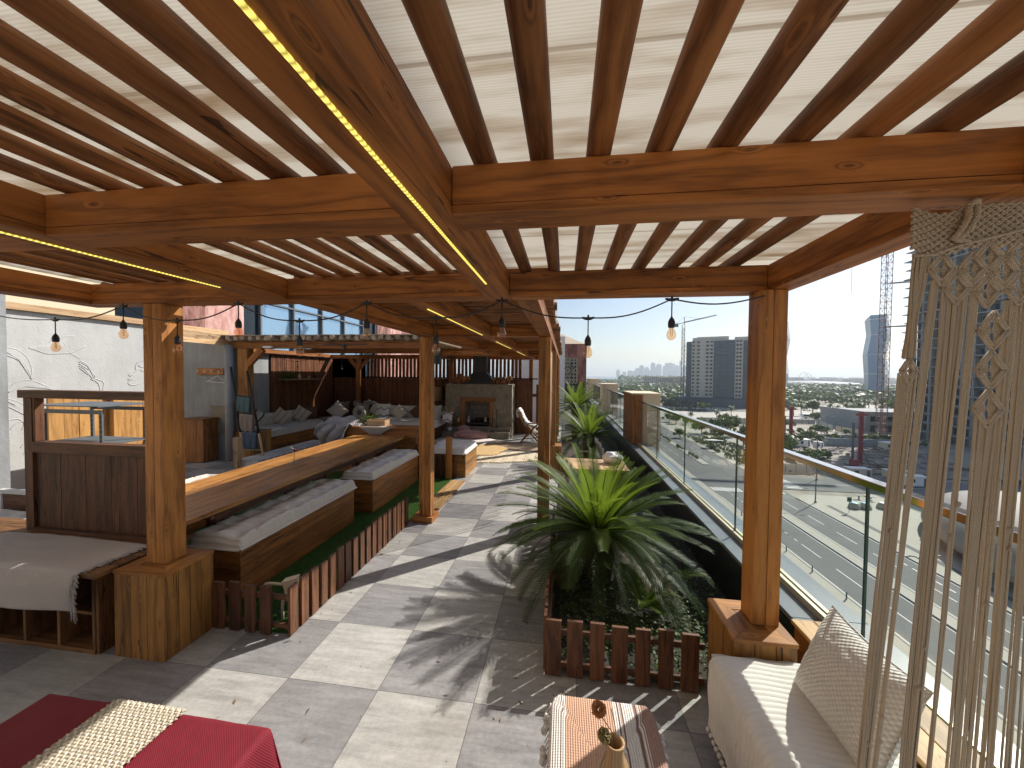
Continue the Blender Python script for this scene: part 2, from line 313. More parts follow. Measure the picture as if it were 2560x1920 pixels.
# ------------------------------------------------------------------ mesh helpers
class MB:
    def __init__(s):
        s.b = bmesh.new(); s.uv = s.b.loops.layers.uv.new('UVMap'); s.t = s.b.loops.layers.float_color.new('tint')
    def face(s, vs, uvs=None, t=.5):
        try: fc = s.b.faces.new(vs)
        except ValueError: return None
        for i, l in enumerate(fc.loops):
            l[s.t] = (t, t, t, 1)
            if uvs: l[s.uv].uv = uvs[i]
        return fc
    def box(s, x0, x1, y0, y1, z0, z1, g=None, t=None, mat=None, taper=0):
        if x0 > x1: x0, x1 = x1, x0
        if y0 > y1: y0, y1 = y1, y0
        if z0 > z1: z0, z1 = z1, z0
        d = (x1-x0, y1-y0, z1-z0)
        if g is None: g = d.index(max(d))
        if t is None: t = RND.random()
        off = (RND.random()*40, RND.random()*40)
        P = [Vector((x, y, z)) for z in (z0, z1) for y in (y0, y1) for x in (x0, x1)]
        V = [s.b.verts.new(mat @ p if mat else p) for p in P]
        for idx, ax in (((0, 2, 3, 1), 2), ((4, 5, 7, 6), 2), ((0, 1, 5, 4), 1), ((2, 6, 7, 3), 1), ((0, 4, 6, 2), 0), ((1, 3, 7, 5), 0)):
            oth = [a for a in (0, 1, 2) if a != ax]
            if g in oth: a, b_ = g, [q for q in oth if q != g][0]
            else: a, b_ = oth
            k = 1.0 if g != ax else .3
            s.face([V[i] for i in idx], [(P[i][a]*k+off[0], P[i][b_]+off[1]+ax*.37) for i in idx], t)
        return s
    def tube(s, pts, rr, seg=8, cap=True, t=None, uo=None):
        pts = [Vector(p) for p in pts]; n = len(pts)
        if not hasattr(rr, '__len__'): rr = [rr]*n
        if t is None: t = RND.random()
        if uo is None: uo = (RND.random()*40, RND.random()*40)
        rings = []; L = 0; nv = None
        for i, p in enumerate(pts):
            d = (pts[min(i+1, n-1)]-pts[max(i-1, 0)]).normalized()
            if nv is None: nv = d.cross(Vector((0, 0, 1)) if abs(d.z) < .9 else Vector((1, 0, 0)))
            nv = nv-d*nv.dot(d); nv = nv.normalized() if nv.length > 1e-6 else d.orthogonal().normalized()
            a = nv; b_ = d.cross(a).normalized()
            rings.append([s.b.verts.new(p+(a*math.cos(2*math.pi*k/seg)+b_*math.sin(2*math.pi*k/seg))*rr[i]) for k in range(seg)])
            if i: L += (p-pts[i-1]).length
            rings[-1].append(L)
        for i in range(n-1):
            A, B = rings[i], rings[i+1]; c = 2*math.pi*max(rr)/seg
            for k in range(seg):
                k2 = (k+1) % seg
                fc = s.face([A[k], A[k2], B[k2], B[k]], [(A[-1]+uo[0], k*c+uo[1]), (A[-1]+uo[0], (k+1)*c+uo[1]), (B[-1]+uo[0], (k+1)*c+uo[1]), (B[-1]+uo[0], k*c+uo[1])], t)
                if fc: fc.smooth = True
        if cap:
            for R_, fl in ((rings[0], 1), (rings[-1], 0)):
                vs = R_[:-1]; vs = vs[::-1] if fl else vs
                s.face(vs, [(uo[0]+.02*math.cos(k), uo[1]+.02*math.sin(k)) for k in range(seg)], t)
        return s
    def lathe(s, c, prof, seg=20, t=.5, cap=True):
        c = Vector(c); rings = [[s.b.verts.new(c+Vector((r_*math.cos(2*math.pi*k/seg), r_*math.sin(2*math.pi*k/seg), z))) for k in range(seg)] for r_, z in prof]
        for i in range(len(rings)-1):
            for k in range(seg):
                k2 = (k+1) % seg
                fc = s.face([rings[i][k], rings[i][k2], rings[i+1][k2], rings[i+1][k]], [(prof[i][1], k*.02), (prof[i][1], (k+1)*.02), (prof[i+1][1], (k+1)*.02), (prof[i+1][1], k*.02)], t)
                if fc: fc.smooth = True
        if cap:
            s.face(rings[0][::-1], None, t); s.face(rings[-1], None, t)
        return s
    def prism(s, poly, z0, z1, t=.5, mat=None):
        a = [s.b.verts.new((mat @ Vector((x, y, z0))) if mat else (x, y, z0)) for x, y in poly]; b_ = [s.b.verts.new((mat @ Vector((x, y, z1))) if mat else (x, y, z1)) for x, y in poly]
        n = len(poly)
        s.face(a[::-1], [(x, y) for x, y in poly[::-1]], t); s.face(b_, [(x, y) for x, y in poly], t)
        for i in range(n):
            j = (i+1) % n; s.face([a[i], a[j], b_[j], b_[i]], [(i*.3, z0), (i*.3+.3, z0), (i*.3+.3, z1), (i*.3, z1)], t)
        return s
    def grid(s, nu, nv, fn, uvfn=None, t=.5, closed=False):
        V = [[s.b.verts.new(fn(i/nu, j/nv)) for j in range(nv+1)] for i in range(nu+1)]
        for i in range(nu):
            for j in range(nv):
                q = [(i, j), (i+1, j), (i+1, j+1), (i, j+1)]
                fc = s.face([V[a][b_] for a, b_ in q], [uvfn(a/nu, b_/nv) for a, b_ in q] if uvfn else [(a/nu, b_/nv) for a, b_ in q], t)
                if fc: fc.smooth = True
        return s
    def quad(s, p, t=.5):
        s.face([s.b.verts.new(q) for q in p], [(0, 0), (1, 0), (1, 1), (0, 1)][:len(p)], t); return s
    def ball(s, c, rx, ry=None, rz=None, seg=8, rings=6, t=.5, jit=0):
        ry = ry or rx; rz = rz or rx; c = Vector(c)
        def fn(a, b_):
            th = math.pi*b_; ph = 2*math.pi*a
            p = Vector((rx*math.sin(th)*math.cos(ph), ry*math.sin(th)*math.sin(ph), rz*math.cos(th)))
            if jit: p *= 1+jit*noise.noise((c+p)*(2.2/max(rx, .01)))
            return c+p
        return s.grid(seg, rings, fn, None, t)

def mk(name, mb, mat, parent=None, bevel=0, seg=2, weld=False, solid=0):
    me = bpy.data.meshes.new(name)
    if weld: bmesh.ops.remove_doubles(mb.b, verts=mb.b.verts, dist=1e-4)
    mb.b.normal_update(); mb.b.to_mesh(me); mb.b.free()
    for m in (mat if isinstance(mat, (list, tuple)) else [mat]): me.materials.append(M_[m] if isinstance(m, str) else m)
    o = bpy.data.objects.new(name, me); S.collection.objects.link(o)
    if solid:
        so = o.modifiers.new('s', 'SOLIDIFY'); so.thickness = solid; so.offset = -1
    if bevel:
        bv = o.modifiers.new('b', 'BEVEL'); bv.width = bevel; bv.segments = seg; bv.limit_method = 'ANGLE'; bv.angle_limit = rad(40)
    if parent: o.parent = parent
    return o
def thing(name, label, cat, group=None, loc=(0, 0, 0)):
    o = bpy.data.objects.new(name, None); S.collection.objects.link(o); o.empty_display_size = .1
    o['label'] = label; o['category'] = cat; o.location = loc
    if group: o['group'] = group
    return o
def tag(o, label, cat, group=None, kind=None):
    o['label'] = label; o['category'] = cat
    if group: o['group'] = group
    if kind: o['kind'] = kind
    return o
def multi(nm, mat, parent, boxes, mt=None, cap=100, bevel=0):
    for b_ in boxes[:cap]: mk(nm, MB().box(*b_, mat=mt), mat, parent, bevel=bevel)
    if len(boxes) > cap:
        mb = MB()
        for b_ in boxes[cap:]: mb.box(*b_, mat=mt)
        mk(nm, mb, mat, parent)['kind'] = 'stuff'
def struct(o): o['kind'] = 'structure'; return o
def B(*a, **k): return MB().box(*a, **k)
def dup(root, loc, rotz=0, label=None, scale=1):
    q = root.copy(); S.collection.objects.link(q); q.location = loc; q.rotation_euler = (0, 0, rotz); q.scale = (scale,)*3
    if label: q['label'] = label
    for ch in list(root.children):
        c = ch.copy(); S.collection.objects.link(c); c.parent = q
        for g in list(ch.children):
            d = g.copy(); S.collection.objects.link(d); d.parent = c
    return q
def planks(mb, x0, x1, y0, y1, z0, z1, axis, n, g, gap=.003, jit=.0015):
    """a run of n boards stacked along axis (0,1,2)"""
    lo = [x0, y0, z0]; hi = [x1, y1, z1]; L = (hi[axis]-lo[axis])/n
    thin = min((a for a in (0, 1, 2) if a != axis), key=lambda a: hi[a]-lo[a])
    for i in range(n):
        a = lo[:]; b = hi[:]; a[axis] = lo[axis]+i*L+gap/2; b[axis] = lo[axis]+(i+1)*L-gap/2
        j = RND.uniform(-jit, jit); b[thin] += j
        mb.box(a[0], b[0], a[1], b[1], a[2], b[2], g=g)
    return mb

# ================================================================== TERRACE
fl = mk('floor', B(-9.5, 3.05, -7, 26, -.05, 0, t=.5), 'tiles'); struct(fl)
# ---- near pergola
def beam(x0, x1, y0, y1, par, led=None, z0=2.4, z1=2.54, mat='beam', nm='beam'):
    mb = MB(); g = 0 if (x1-x0) > (y1-y0) else 1
    if z0 == 2.4:
        mb.box(x0, x1, y0, y1, 2.4285, z1, g=g); e = .0025
        if g == 0: mb.box(x0+.001, x1-.001, y0-e, y1+e, 2.4, 2.4265, g=g)
        else: mb.box(x0-e, x1+e, y0+.001, y1-.001, 2.4, 2.4265, g=g)
    else: mb.box(x0, x1, y0, y1, z0, z1, g=g)
    o = mk(nm, mb, mat, par, bevel=.003)
    if led:
        for (a, b_, c, d) in led:
            mk('led_strip', B(a, b_, c, d, 2.3955, 2.3995, g=1), 'led', o)
    return o
def log(par, p0, p1, rr, nm='rafter', mat='log', seg=14):
    p0, p1 = Vector(p0), Vector(p1); n = 9; s0 = RND.uniform(0, 99)
    pts, rs = [], []
    for i in range(n+1):
        q = p0.lerp(p1, i/n); k = 1+.035*noise.noise((s0, i*.7, 0))
        q.z += .004*noise.noise((s0, i*.5, 5)); q.x += .004*noise.noise((s0, i*.5, 9)) ; pts.append(q); rs.append(rr*k)
    return mk(nm, MB().tube(pts, rs, seg), mat, par)

P1 = thing('pergola', 'stained timber pergola over the near seating with round rafters and yellow light strips', 'pergola')
beam(1.372, 2.783, -1.03, -.90, P1); beam(-.078, 1.218, -1.03, -.90, P1); beam(-1.598, -.232, -1.03, -.90, P1); beam(-3.1, -1.752, -1.03, -.90, P1)
beam(1.372, 2.783, .11, .245, P1); beam(-.078, 1.218, .11, .245, P1); beam(-1.598, -.232, .11, .245, P1)
beam(1.22, 1.37, -5.5, .248, P1, [(1.2935, 1.3025, -5.4, -.2)])
beam(-.23, -.08, -5.5, .248, P1, [(-.1845, -.1755, -5.4, -.27)])
beam(-1.75, -1.6, -5.5, .248, P1)
beam(2.785, 2.90, -5.5, .248, P1)
beam(-1.598, 2.783, -5.63, -5.502, P1)
def post(x0, x1, y0, y1, z0, z1, par, split='y'):
    mb = MB(); xm = x0+(x1-x0)*.5
    mb.box(x0, xm-.0008, y0, y1, z0, z1, g=2); mb.box(xm+.0008, x1, y0, y1, z0, z1, g=2)
    return mk('post', mb, 'post', par, bevel=.004)
post(-1.185, -1.035, .112, .262, .588, 2.398, P1)
post(2.73, 2.865, .065, .20, .588, 2.398, P1)
post(2.80, 2.935, -5.62, -5.50, 0, 2.398, P1); post(-1.75, -1.60, -5.62, -5.5, 0, 2.398, P1)
for x in (1.457, 1.625, 1.797, 1.965, 2.130, 2.302, 2.466, 2.64): log(P1, (x, -5.7, 2.573), (x+RND.uniform(-.01, .01), .40, 2.575), .0355)
for x, rr_ in ((.952, .036), (.788, .034), (.628, .032), (.470, .0295), (.325, .027), (.165, .025), (.0, .024)): log(P1, (x, -5.7, 2.541+rr_), (x+RND.uniform(-.01, .012), .40, 2.541+rr_), rr_)
for k in range(7): log(P1, (-.40-.17*k, -5.7, 2.563), (-.40-.17*k, .40, 2.563), .021)
def wavy(x0, x1, y0, y1, z):
    return MB().grid(14, 30, lambda a, b_: Vector((x0+(x1-x0)*a, y0+(y1-y0)*b_, z+.004*noise.noise((a*6+x0, b_*8, 0)))), lambda a, b_: (a*(x1-x0), b_*(y1-y0)))
mk('roof_sheet', wavy(1.30, 3.10, -5.8, .40, 2.616), 'sheet', P1, solid=.006)
mk('roof_sheet', wavy(-.18, 1.296, -5.8, .40, 2.622), 'sheet', P1, solid=.006)
mk('roof_sheet', wavy(-1.9, -.186, -5.8, .40, 2.618), 'sheet', P1, solid=.006)
mk('roof_sheet', wavy(-1.9, -.186, .50, 1.06, 2.618), 'sheet', P1, solid=.006)  # unseen sheet added behind the beam to shade the left post
for k in range(5): log(P1, (-.5-.3*k, .245, 2.57), (-.5-.3*k, 1.04, 2.57), .021)  # hidden logs under that added shading sheet
# ---- far pergola
P2 = thing('pergola', 'slatted timber pergola further along the walkway, in front of the fireplace', 'pergola')
beam(-.105, .045, .252, 9.9, P2)
beam(.665, .785, .252, 9.9, P2, [(.715, .727, .5, 2.3), (.715, .727, 3.2, 4.7), (.715, .727, 5.6, 7.2)])
beam(1.395, 1.53, .252, 9.9, P2)
for y in (2.49, 5.0, 7.45, 9.76):
    beam(.047, .663, y, y+.13, P2); beam(.787, 1.393, y, y+.13, P2)
beam(-2.05, -.107, 7.45, 7.58, P2); beam(-2.05, -.107, 9.76, 9.89, P2); beam(-2.05, -1.92, 7.582, 9.758, P2)
y = .34
while y < 9.9:
    log(P2, (-.17-RND.uniform(0, .03), y, 2.589), (1.575+RND.uniform(0, .06), y+RND.uniform(-.01, .01), 2.589), .048, seg=10); y += .163
for k in range(14): log(P2, (-2.1, 7.5+.17*k, 2.592), (-.175, 7.5+.17*k, 2.592), .05, seg=8)
mk('roof_sheet', wavy(-.19, 1.60, .43, 9.95, 2.646), 'sheet', P2, solid=.006)
p = post(-.155, .0, 2.515, 2.66, .075, 2.398, P2); mk('post_base', B(-.235, .035, 2.47, 2.74, 0, .075), 'bench', P2, bevel=.004)
post(1.385, 1.53, 2.50, 2.645, 0, 2.398, P2); post(1.40, 1.54, 5.02, 5.16, .588, 2.398, P2)
mk('post_plinth', planks(MB(), 1.39, 1.66, 4.96, 5.30, 0, .585, 0, 2, 2), 'plinth', P2, bevel=.004)
post(1.40, 1.54, 7.45, 7.59, 0, 2.398, P2); post(1.40, 1.54, 9.76, 9.9, 0, 2.398, P2); post(-2.06, -1.94, 9.76, 9.88, 0, 2.398, P2)
# brace-like white bracket
mk('wall_bracket', MB().tube([(1.38, 5.0, 2.30), (1.26, 4.98, 2.36)], .008, 6).tube([(1.38, 5.0, 2.30), (1.38, 5.0, 2.18)], .008, 6), 'white', P2)
# ---- plinths
def plinth(x0, x1, y0, y1, h, label, n=3):
    t = thing('post_plinth', label, 'plinth'); w = .018
    mb = MB(); planks(mb, x0, x1, y0, y0+w, 0, h-.02, 0, n, 2); planks(mb, x0, x1, y1-w, y1, 0, h-.02, 0, n, 2)
    planks(mb, x1-w, x1, y0+w+.001, y1-w-.001, 0, h-.02, 1, 4, 2); planks(mb, x0, x0+w, y0+w+.001, y1-w-.001, 0, h-.02, 1, 3, 2)
    mk('side_boards', mb, 'plinth', t, bevel=.002)
    # mitred cap
    mb = MB(); e = .004; X0, X1, Y0, Y1 = x0-e, x1+e, y0-e, y1+e; m = .095; z = h-.02
    quads = [[(X0, Y0), (X1, Y0), (X1-m, Y0+m), (X0+m, Y0+m)], [(X1, Y0), (X1, Y1), (X1-m, Y1-m), (X1-m, Y0+m)], [(X1, Y1), (X0, Y1), (X0+m, Y1-m), (X1-m, Y1-m)], [(X0, Y1), (X0, Y0), (X0+m, Y0+m), (X0+m, Y1-m)]]
    for i, q in enumerate(quads):
        cx = sum(a for a, b_ in q)/4; cy = sum(b_ for a, b_ in q)/4; q = [(a+(cx-a)*.008, b_+(cy-b_)*.008) for a, b_ in q]
        tt = RND.random(); o = RND.random()*30
        a = [mb.b.verts.new((x, y, z)) for x, y in q]; c = [mb.b.verts.new((x, y, h)) for x, y in q]
        uvq = [((x if i % 2 == 0 else y)+o, (y if i % 2 == 0 else x)+o) for x, y in q]
        mb.face(a[::-1], uvq[::-1], tt); mb.face(c, uvq, tt)
        for k in range(4): mb.face([a[k], a[(k+1) % 4], c[(k+1) % 4], c[k]], [uvq[k], uvq[(k+1) % 4], uvq[(k+1) % 4], uvq[k]], tt)
    mb.box(x0+m-.004, x1-m+.004, y0+m-.004, y1-m+.004, z-.01, h-.003)
    mk('cap', mb, 'post', t); return t
plinth(-1.29, -.90, -.01, .345, .588, 'knotty timber box plinth under the left near post beside the shoe shelf')
plinth(2.585, 2.885, -.066, .285, .588, 'timber box plinth with mitred cap under the right post, behind the white seat')

# ---- picket fences
def picket_fence(label, runs, h=.37, group=None):
    t = thing('picket_fence', label, 'fence', group)
    for (ax, fixed, start, step, n, w, side, rail0, rail1) in runs:
        for i in range(n):
            c = start+i*step; hh = h*RND.uniform(.965, 1.02); tilt = RND.uniform(-.012, .012); mb = MB()
            j = RND.uniform(-.002, .002); m = Matrix.Translation((c, fixed, 0) if ax == 0 else (fixed, c, 0)) @ Matrix.Rotation(tilt, 4, 'Y' if ax == 0 else 'X')
            ww = w*RND.uniform(.92, 1.06)
            if ax == 0: mb.box(-ww/2, ww/2, -.011+j, .011+j, .008, hh, g=2, mat=m)
            else: mb.box(-.011+j, .011+j, -ww/2, ww/2, .008, hh, g=2, mat=m)
            mk('picket', mb, 'picket', t, bevel=.002)
        for z in (.045, h*.70):
            a, b_ = fixed+side*.013, fixed+side*.033
            mk('rail', B(rail0, rail1, a, b_, z, z+.035, g=0) if ax == 0 else B(a, b_, rail0, rail1, z, z+.035, g=1), 'picket', t, bevel=.002)
    return t
picket_fence('low brown picket fence round the turf dining area, with the white socket box', [(0, .335, -.842, .130, 4, .083, 1, -.895, -.28), (1, -.262, .372, .1175, 18, .080, -1, .34, 2.46)])
picket_fence('low brown picket fence round the near end of the planter with the big cycad', [(0, .275, 1.652, .1385, 7, .096, 1, 1.62, 2.575), (1, 1.60, .34, .125, 17, .085, 1, .30, 2.42)])
picket_fence('short dark picket fence between the cushioned box seat and the walkway', [(0, 4.56, -.98, .105, 6, .08, 1, -1.03, -.43), (1, -.28, 4.62, .11, 4, .08, -1, 4.58, 5.0)], h=.42)
tag(mk('fence_post', B(-.43, -.335, 4.46, 4.55, 0, .77), 'post', bevel=.004), 'square timber post standing at the corner of the short picket fence', 'post')
tag(mk('fence_post', B(-4.80, -4.69, 4.44, 4.55, 0, .62), 'pale', bevel=.004), 'pale square timber post beside the white pallet and ladder', 'post')

mb = MB()
for i in range(90):
    x = RND.choice((RND.gauss(1.48, .10), RND.uniform(-.2, 2.4), RND.gauss(-.17, .05))); y = RND.uniform(-1.2, 6); a = RND.uniform(0, 6.28); l = RND.uniform(.008, .03)
    if 1.58 < x and y > .24: continue
    p = Vector((x, y, .003)); d = Vector((math.cos(a), math.sin(a), .1))*l; w = Vector((-math.sin(a), math.cos(a), .25))*l*.22
    mb.face([mb.b.verts.new(v) for v in (p-d, p-w, p+d, p+w+Vector((0, 0, .002)))], None, RND.random())
tag(mk('fallen_leaves', mb, 'dry'), 'tiny dry leaves and bits scattered over the tiles', 'leaf litter', kind='stuff')
# ---- artificial turf
mb = MB(); mb.box(-3.4, -.275, .36, 4.62, 0, .006, t=.3)
for i in range(26000):
    x = RND.uniform(-1.0, -.28) if i < 21000 else RND.uniform(-2.6, -.9); y = .36+4.1*RND.random()**1.5
    a = RND.uniform(0, 6.28); h = RND.uniform(.012, .026); w = .0022; lx, ly = RND.uniform(-.012, .012), RND.uniform(-.012, .012)
    mb.face([mb.b.verts.new(q) for q in ((x-w*math.cos(a), y-w*math.sin(a), .005), (x+w*math.cos(a), y+w*math.sin(a), .005), (x+lx, y+ly, h))], None, RND.random())
tag(mk('artificial_grass', mb, 'turf'), 'short green artificial grass under the long table and benches', 'grass', kind='stuff')

# ---- long table
t = thing('dining_table', 'very long plank-topped timber dining table with a glass bud vase on it', 'table')
mb = MB()
for x0, x1 in ((-2.2, -1.95), (-1.947, -1.68), (-1.677, -1.412), (-1.409, -1.215)):
    mb.box(x0, x1, .52 if x0 < -1.41 else .365, 2.60, .722, .76, g=1); mb.box(x0, x1, 2.603, 4.40, .722, .76, g=1)
mk('tabletop', mb, 'top', t, bevel=.003)
mk('apron', MB().box(-2.15, -1.30, .70, .74, .65, .72).box(-1.335, -1.30, .745, 4.3, .62, .72, g=1).box(-2.15, -2.115, .745, 4.3, .65, .72, g=1), 'old', t)
for y in (.95, 2.45, 4.1):
    for x in (-2.05, -1.62): mk('leg', B(x, x+.09, y, y+.09, .006, .65), 'old', t, bevel=.003)
    mk('brace', MB().tube([(-1.40, y+.045, .66), (-1.56, y+.045, .30)], .028, 4), 'old', t)
def mattress(x0, x1, y0, y1, z0, h, mat, name, label, cat, nx=2, ny=6, group=None, sag=.0):
    """tufted bench mattress"""
    W_, L_ = x1-x0, y1-y0; mb = MB(); s0 = RND.uniform(0, 50)
    def hf(a, b_):
        e = min(1, max(0, min(a, 1-a)*W_/.05)); e2 = min(1, max(0, min(b_, 1-b_)*L_/.05)); edge = (1-(1-e)**2.4)**.5*(1-(1-e2)**2.4)**.5
        tu = 0
        for i in range(nx):
            for j in range(ny):
                dx = (a-(i+.5)/nx)*W_; dy = (b_-(j+.5)/ny)*L_; d2 = dx*dx+dy*dy; tu += math.exp(-d2/.0012)*.55+math.exp(-d2/.014)*.55
        cr = .10*noise.noise((a*W_*9+s0, b_*L_*9, 0))+.12*noise.noise((a*W_*3, b_*L_*3+s0, 3))
        cr += -.10*math.exp(-((abs((b_*ny) % 1)-0.0)**2)/.004)
        return max(.1, edge*(1.12-min(.72, tu*.66)+cr*1.5)) if edge > 0 else 0
    def fn(a, b_):
        w = 1+.03*noise.noise((b_*L_*4+s0, a*2, 1)); k = hf(a, b_)
        x = x0+W_*a+(.012*noise.noise((b_*5+s0, 0, 0))); y = y0+L_*b_
        return Vector((x, y, z0+h*k*w+.012))
    nxn, nyn = 30, max(30, int(L_/.022))
    mb.grid(nxn, nyn, fn, lambda a, b_: (a*W_, b_*L_)); mb.grid(nxn, 4, lambda a, b_: Vector((x0+W_*a, y0+L_*b_, z0+.004)), lambda a, b_: (a, b_))
    def side(edgef):
        def g(a, b_):
            p, nrm = edgef(a); k = math.sin(math.pi*b_)
            return p+nrm*(.022*k)+Vector((0, 0, (.004+.012*b_*2)))
        return g
    for ef in (lambda a: (Vector((x0, y0+L_*a, z0)), Vector((-1, 0, 0))), lambda a: (Vector((x1, y0+L_*a, z0)), Vector((1, 0, 0))), lambda a: (Vector((x0+W_*a, y0, z0)), Vector((0, -1, 0))), lambda a: (Vector((x0+W_*a, y1, z0)), Vector((0, 1, 0)))):
        mb.grid(30, 4, side(ef), lambda a, b_: (a*W_, b_*.1))
    o = mk(name, mb, mat); return tag(o, label, cat, group)
def box_bench(x0, x1, y0, y1, h, label, n=3, group=None, mat='bench'):
    t = thing('box_bench', label, 'bench', group); mb = MB(); w = .02
    planks(mb, x1-w, x1, y0, y1, .008, h-.022, 2, n, 1); planks(mb, x0, x0+w, y0, y1, .008, h-.022, 2, n, 1)
    planks(mb, x0+w+.001, x1-w-.001, y0+.001, y0+w, .008, h-.022, 2, n, 0); planks(mb, x0+w+.001, x1-w-.001, y1-w, y1-.001, .008, h-.022, 2, n, 0)
    mk('side_boards', mb, mat, t, bevel=.002)
    mk('seat', planks(MB(), x0-.004, x1+.004, y0-.004, y1+.004, h-.02, h, 0, 3, 1), mat, t, bevel=.002); return t
G1 = 'box benches along the long table'
box_bench(-1.44, -.978, .66, 2.375, .425, 'nearest timber box bench on the walkway side of the long table', group=G1)
box_bench(-1.33, -.885, 2.68, 4.27, .455, 'further timber box bench on the walkway side of the long table, behind the middle post', group=G1)
box_bench(-3.18, -2.70, .95, 2.4, .43, 'timber box bench on the far side of the long table', group=G1)
mattress(-1.47, -.965, .64, 2.40, .426, .12, 'linen', 'bench_cushion', 'tufted striped linen mattress on the nearest bench', 'cushion', 2, 8)
mattress(-1.35, -.88, 2.66, 4.29, .456, .115, 'linen', 'bench_cushion', 'tufted striped linen mattress on the further bench by the middle post', 'cushion', 2, 7)
mattress(-3.20, -2.68, .97, 2.42, .431, .09, 'linen', 'bench_cushion', 'tufted linen mattress on the bench across the long table', 'cushion', 2, 7)
# bud vase with rose
t = thing('bud_vase', 'small clear glass vase with one dark red rose on the long table', 'vase')
mk('glass_body', MB().lathe((-1.69, 2.2, .761), [(.030, 0), (.038, .012), (.04, .035), (.028, .06), (.012, .085), (.011, .115), (.019, .14)], 18, cap=False), 'clear', t)
mk('rose', MB().ball((-1.685, 2.2, .945), .017, None, .02, 8, 6, jit=.3), 'red', t)
mk('stem', MB().tube([(-1.69, 2.2, .78), (-1.686, 2.2, .93)], .002, 5), 'weed', t)
mk('leaves', MB().quad([(-1.69, 2.2, .93), (-1.73, 2.18, .98), (-1.75, 2.2, 1.0), (-1.71, 2.22, .96)]).quad([(-1.69, 2.2, .9), (-1.65, 2.2, .95), (-1.64, 2.21, .97), (-1.67, 2.23, .93)]), 'fern', t)
# electrical socket box
t = thing('socket_box', 'cream outdoor socket box on curved conduit behind the picket fence corner', 'socket')
mk('box', MB().box(-.052, .052, -.035, .035, -.045, .045, mat=Matrix.Translation((-.42, .56, .245)) @ Matrix.Rotation(rad(-12), 4, 'Y') @ Matrix.Rotation(rad(20), 4, 'Z')), 'cream', t, bevel=.006)
mk('lid', MB().box(-.056, .056, -.040, .040, .046, .055, mat=Matrix.Translation((-.42, .56, .245)) @ Matrix.Rotation(rad(-12), 4, 'Y') @ Matrix.Rotation(rad(20), 4, 'Z')), 'cream', t, bevel=.003)
mk('conduit', MB().tube([(-.455, .50, .0), (-.457, .50, .10), (-.455, .505, .15), (-.445, .515, .18), (-.43, .53, .20)], .012, 10).tube([(-.72, .60, .0), (-.72, .60, .15), (-.712, .60, .18), (-.69, .60, .205), (-.65, .60, .215), (-.5, .585, .225), (-.46, .58, .235)], .012, 10), 'cream', t)

# ---- shoe shelf with partition
t = thing('shoe_shelf', 'dark timber cubby-hole shoe shelf with a plank top left of the near post', 'shelf')
mk('top_board', planks(MB(), -3.75, -1.335, -.085, .60, .560, .588, 1, 5, 0), 'cubby', t, bevel=.003)
for k in range(9): mk('divider', B(-1.455-.292*k, -1.432-.292*k, -.02, .50, .035, .558, g=2), 'cubby', t)
mk('side_panel', B(-1.43, -1.41, -.015, .50, .0, .559, g=2), 'cubby', t)
mk('shelf_board', MB().box(-3.79, -1.435, -.016, .50, .27, .288).box(-3.79, -1.435, -.022, .50, .0, .033), 'cubby', t)
mk('back_panel', B(-3.79, -1.432, .502, .515, .0, .558), 'old', t)
t = thing('screen_partition', 'tall dark reclaimed-wood screen with a window opening, standing behind the shoe shelf', 'partition')
mk('frame', MB().box(-2.775, -2.69, .42, .49, .59, 1.70, g=2).box(-2.80, -1.42, .40, .51, 1.70, 1.765, g=0).box(-2.688, -1.42, .415, .495, 1.245, 1.335, g=0).box(-2.688, -2.665, .425, .485, 1.336, 1.699, g=2), 'old', t, bevel=.003)
mk('panel', planks(MB(), -2.688, -1.44, .44, .465, .60, 1.243, 0, 5, 2, jit=.003), 'old', t, bevel=.002)
mk('skirting', B(-2.69, -1.43, .395, .435, .589, .615), 'old', t)
# throw on the shelf
def throw_cloth():
    mb = MB(); s0 = 4.2
    def surf(a, b_):     # a along x (left-right), b along length: top (back) -> over front edge
        x = -2.78+1.30*a-.02; Ltop = .40; L = .66; d = b_*L
        skew = .18*(1-b_)*(a-.3)
        if d < Ltop: y = .33-d+.03*math.sin(a*3+.4)*(1-b_); z = .593+.006*abs(noise.noise((a*5, b_*6, s0)))
        else:
            q = d-Ltop; y = -.092-.006-.03*min(1, q/.1)-.02*math.sin(a*9+1)*q/.2; z = .593-q*(.98)-.0
            z += -.03*math.sin(a*5.5)*min(1, q/.15)
        if abs(d-Ltop) < .012: z -= .002
        x += skew*.5+.06*b_*(a-.5)
        return Vector((x, y, z))
    mb.grid(50, 44, surf, lambda a, b_: (a*1.3, b_*.66)); o = mk('throw_blanket', mb, 'throw', None, solid=.006)
    fr = MB()
    for i in range(60):        # tassel fringe along right edge
        b_ = i/59; p = surf(1.0, b_); q = surf(.98, b_); d = (p-q).normalized(); L = RND.uniform(.03, .055)
        dn = Vector((RND.uniform(-.2, .2), RND.uniform(-.4, .4), -.15 if b_ < .6 else -.9))
        e = p+(d*.7+dn*.6)*L; e.z = max(e.z, .594) if b_ < .58 else e.z
        fr.tube([p, (p+e)/2+Vector((0, 0, .004)), e], [.0035, .0045, .002], 5)
    for i in range(16):
        p = surf(1, 1); fr.tube([p+Vector((RND.uniform(-.01, .02), 0, .16-.01*i)), p+Vector((RND.uniform(-.012, .03), RND.uniform(-.01, .01), -.07+RND.uniform(-.02, .02)))], [.005, .003], 5)
    mk('fringe', fr, 'throw', o); tag(o, 'cream waffle throw with tassel fringe draped over the shoe shelf', 'blanket')
throw_cloth()
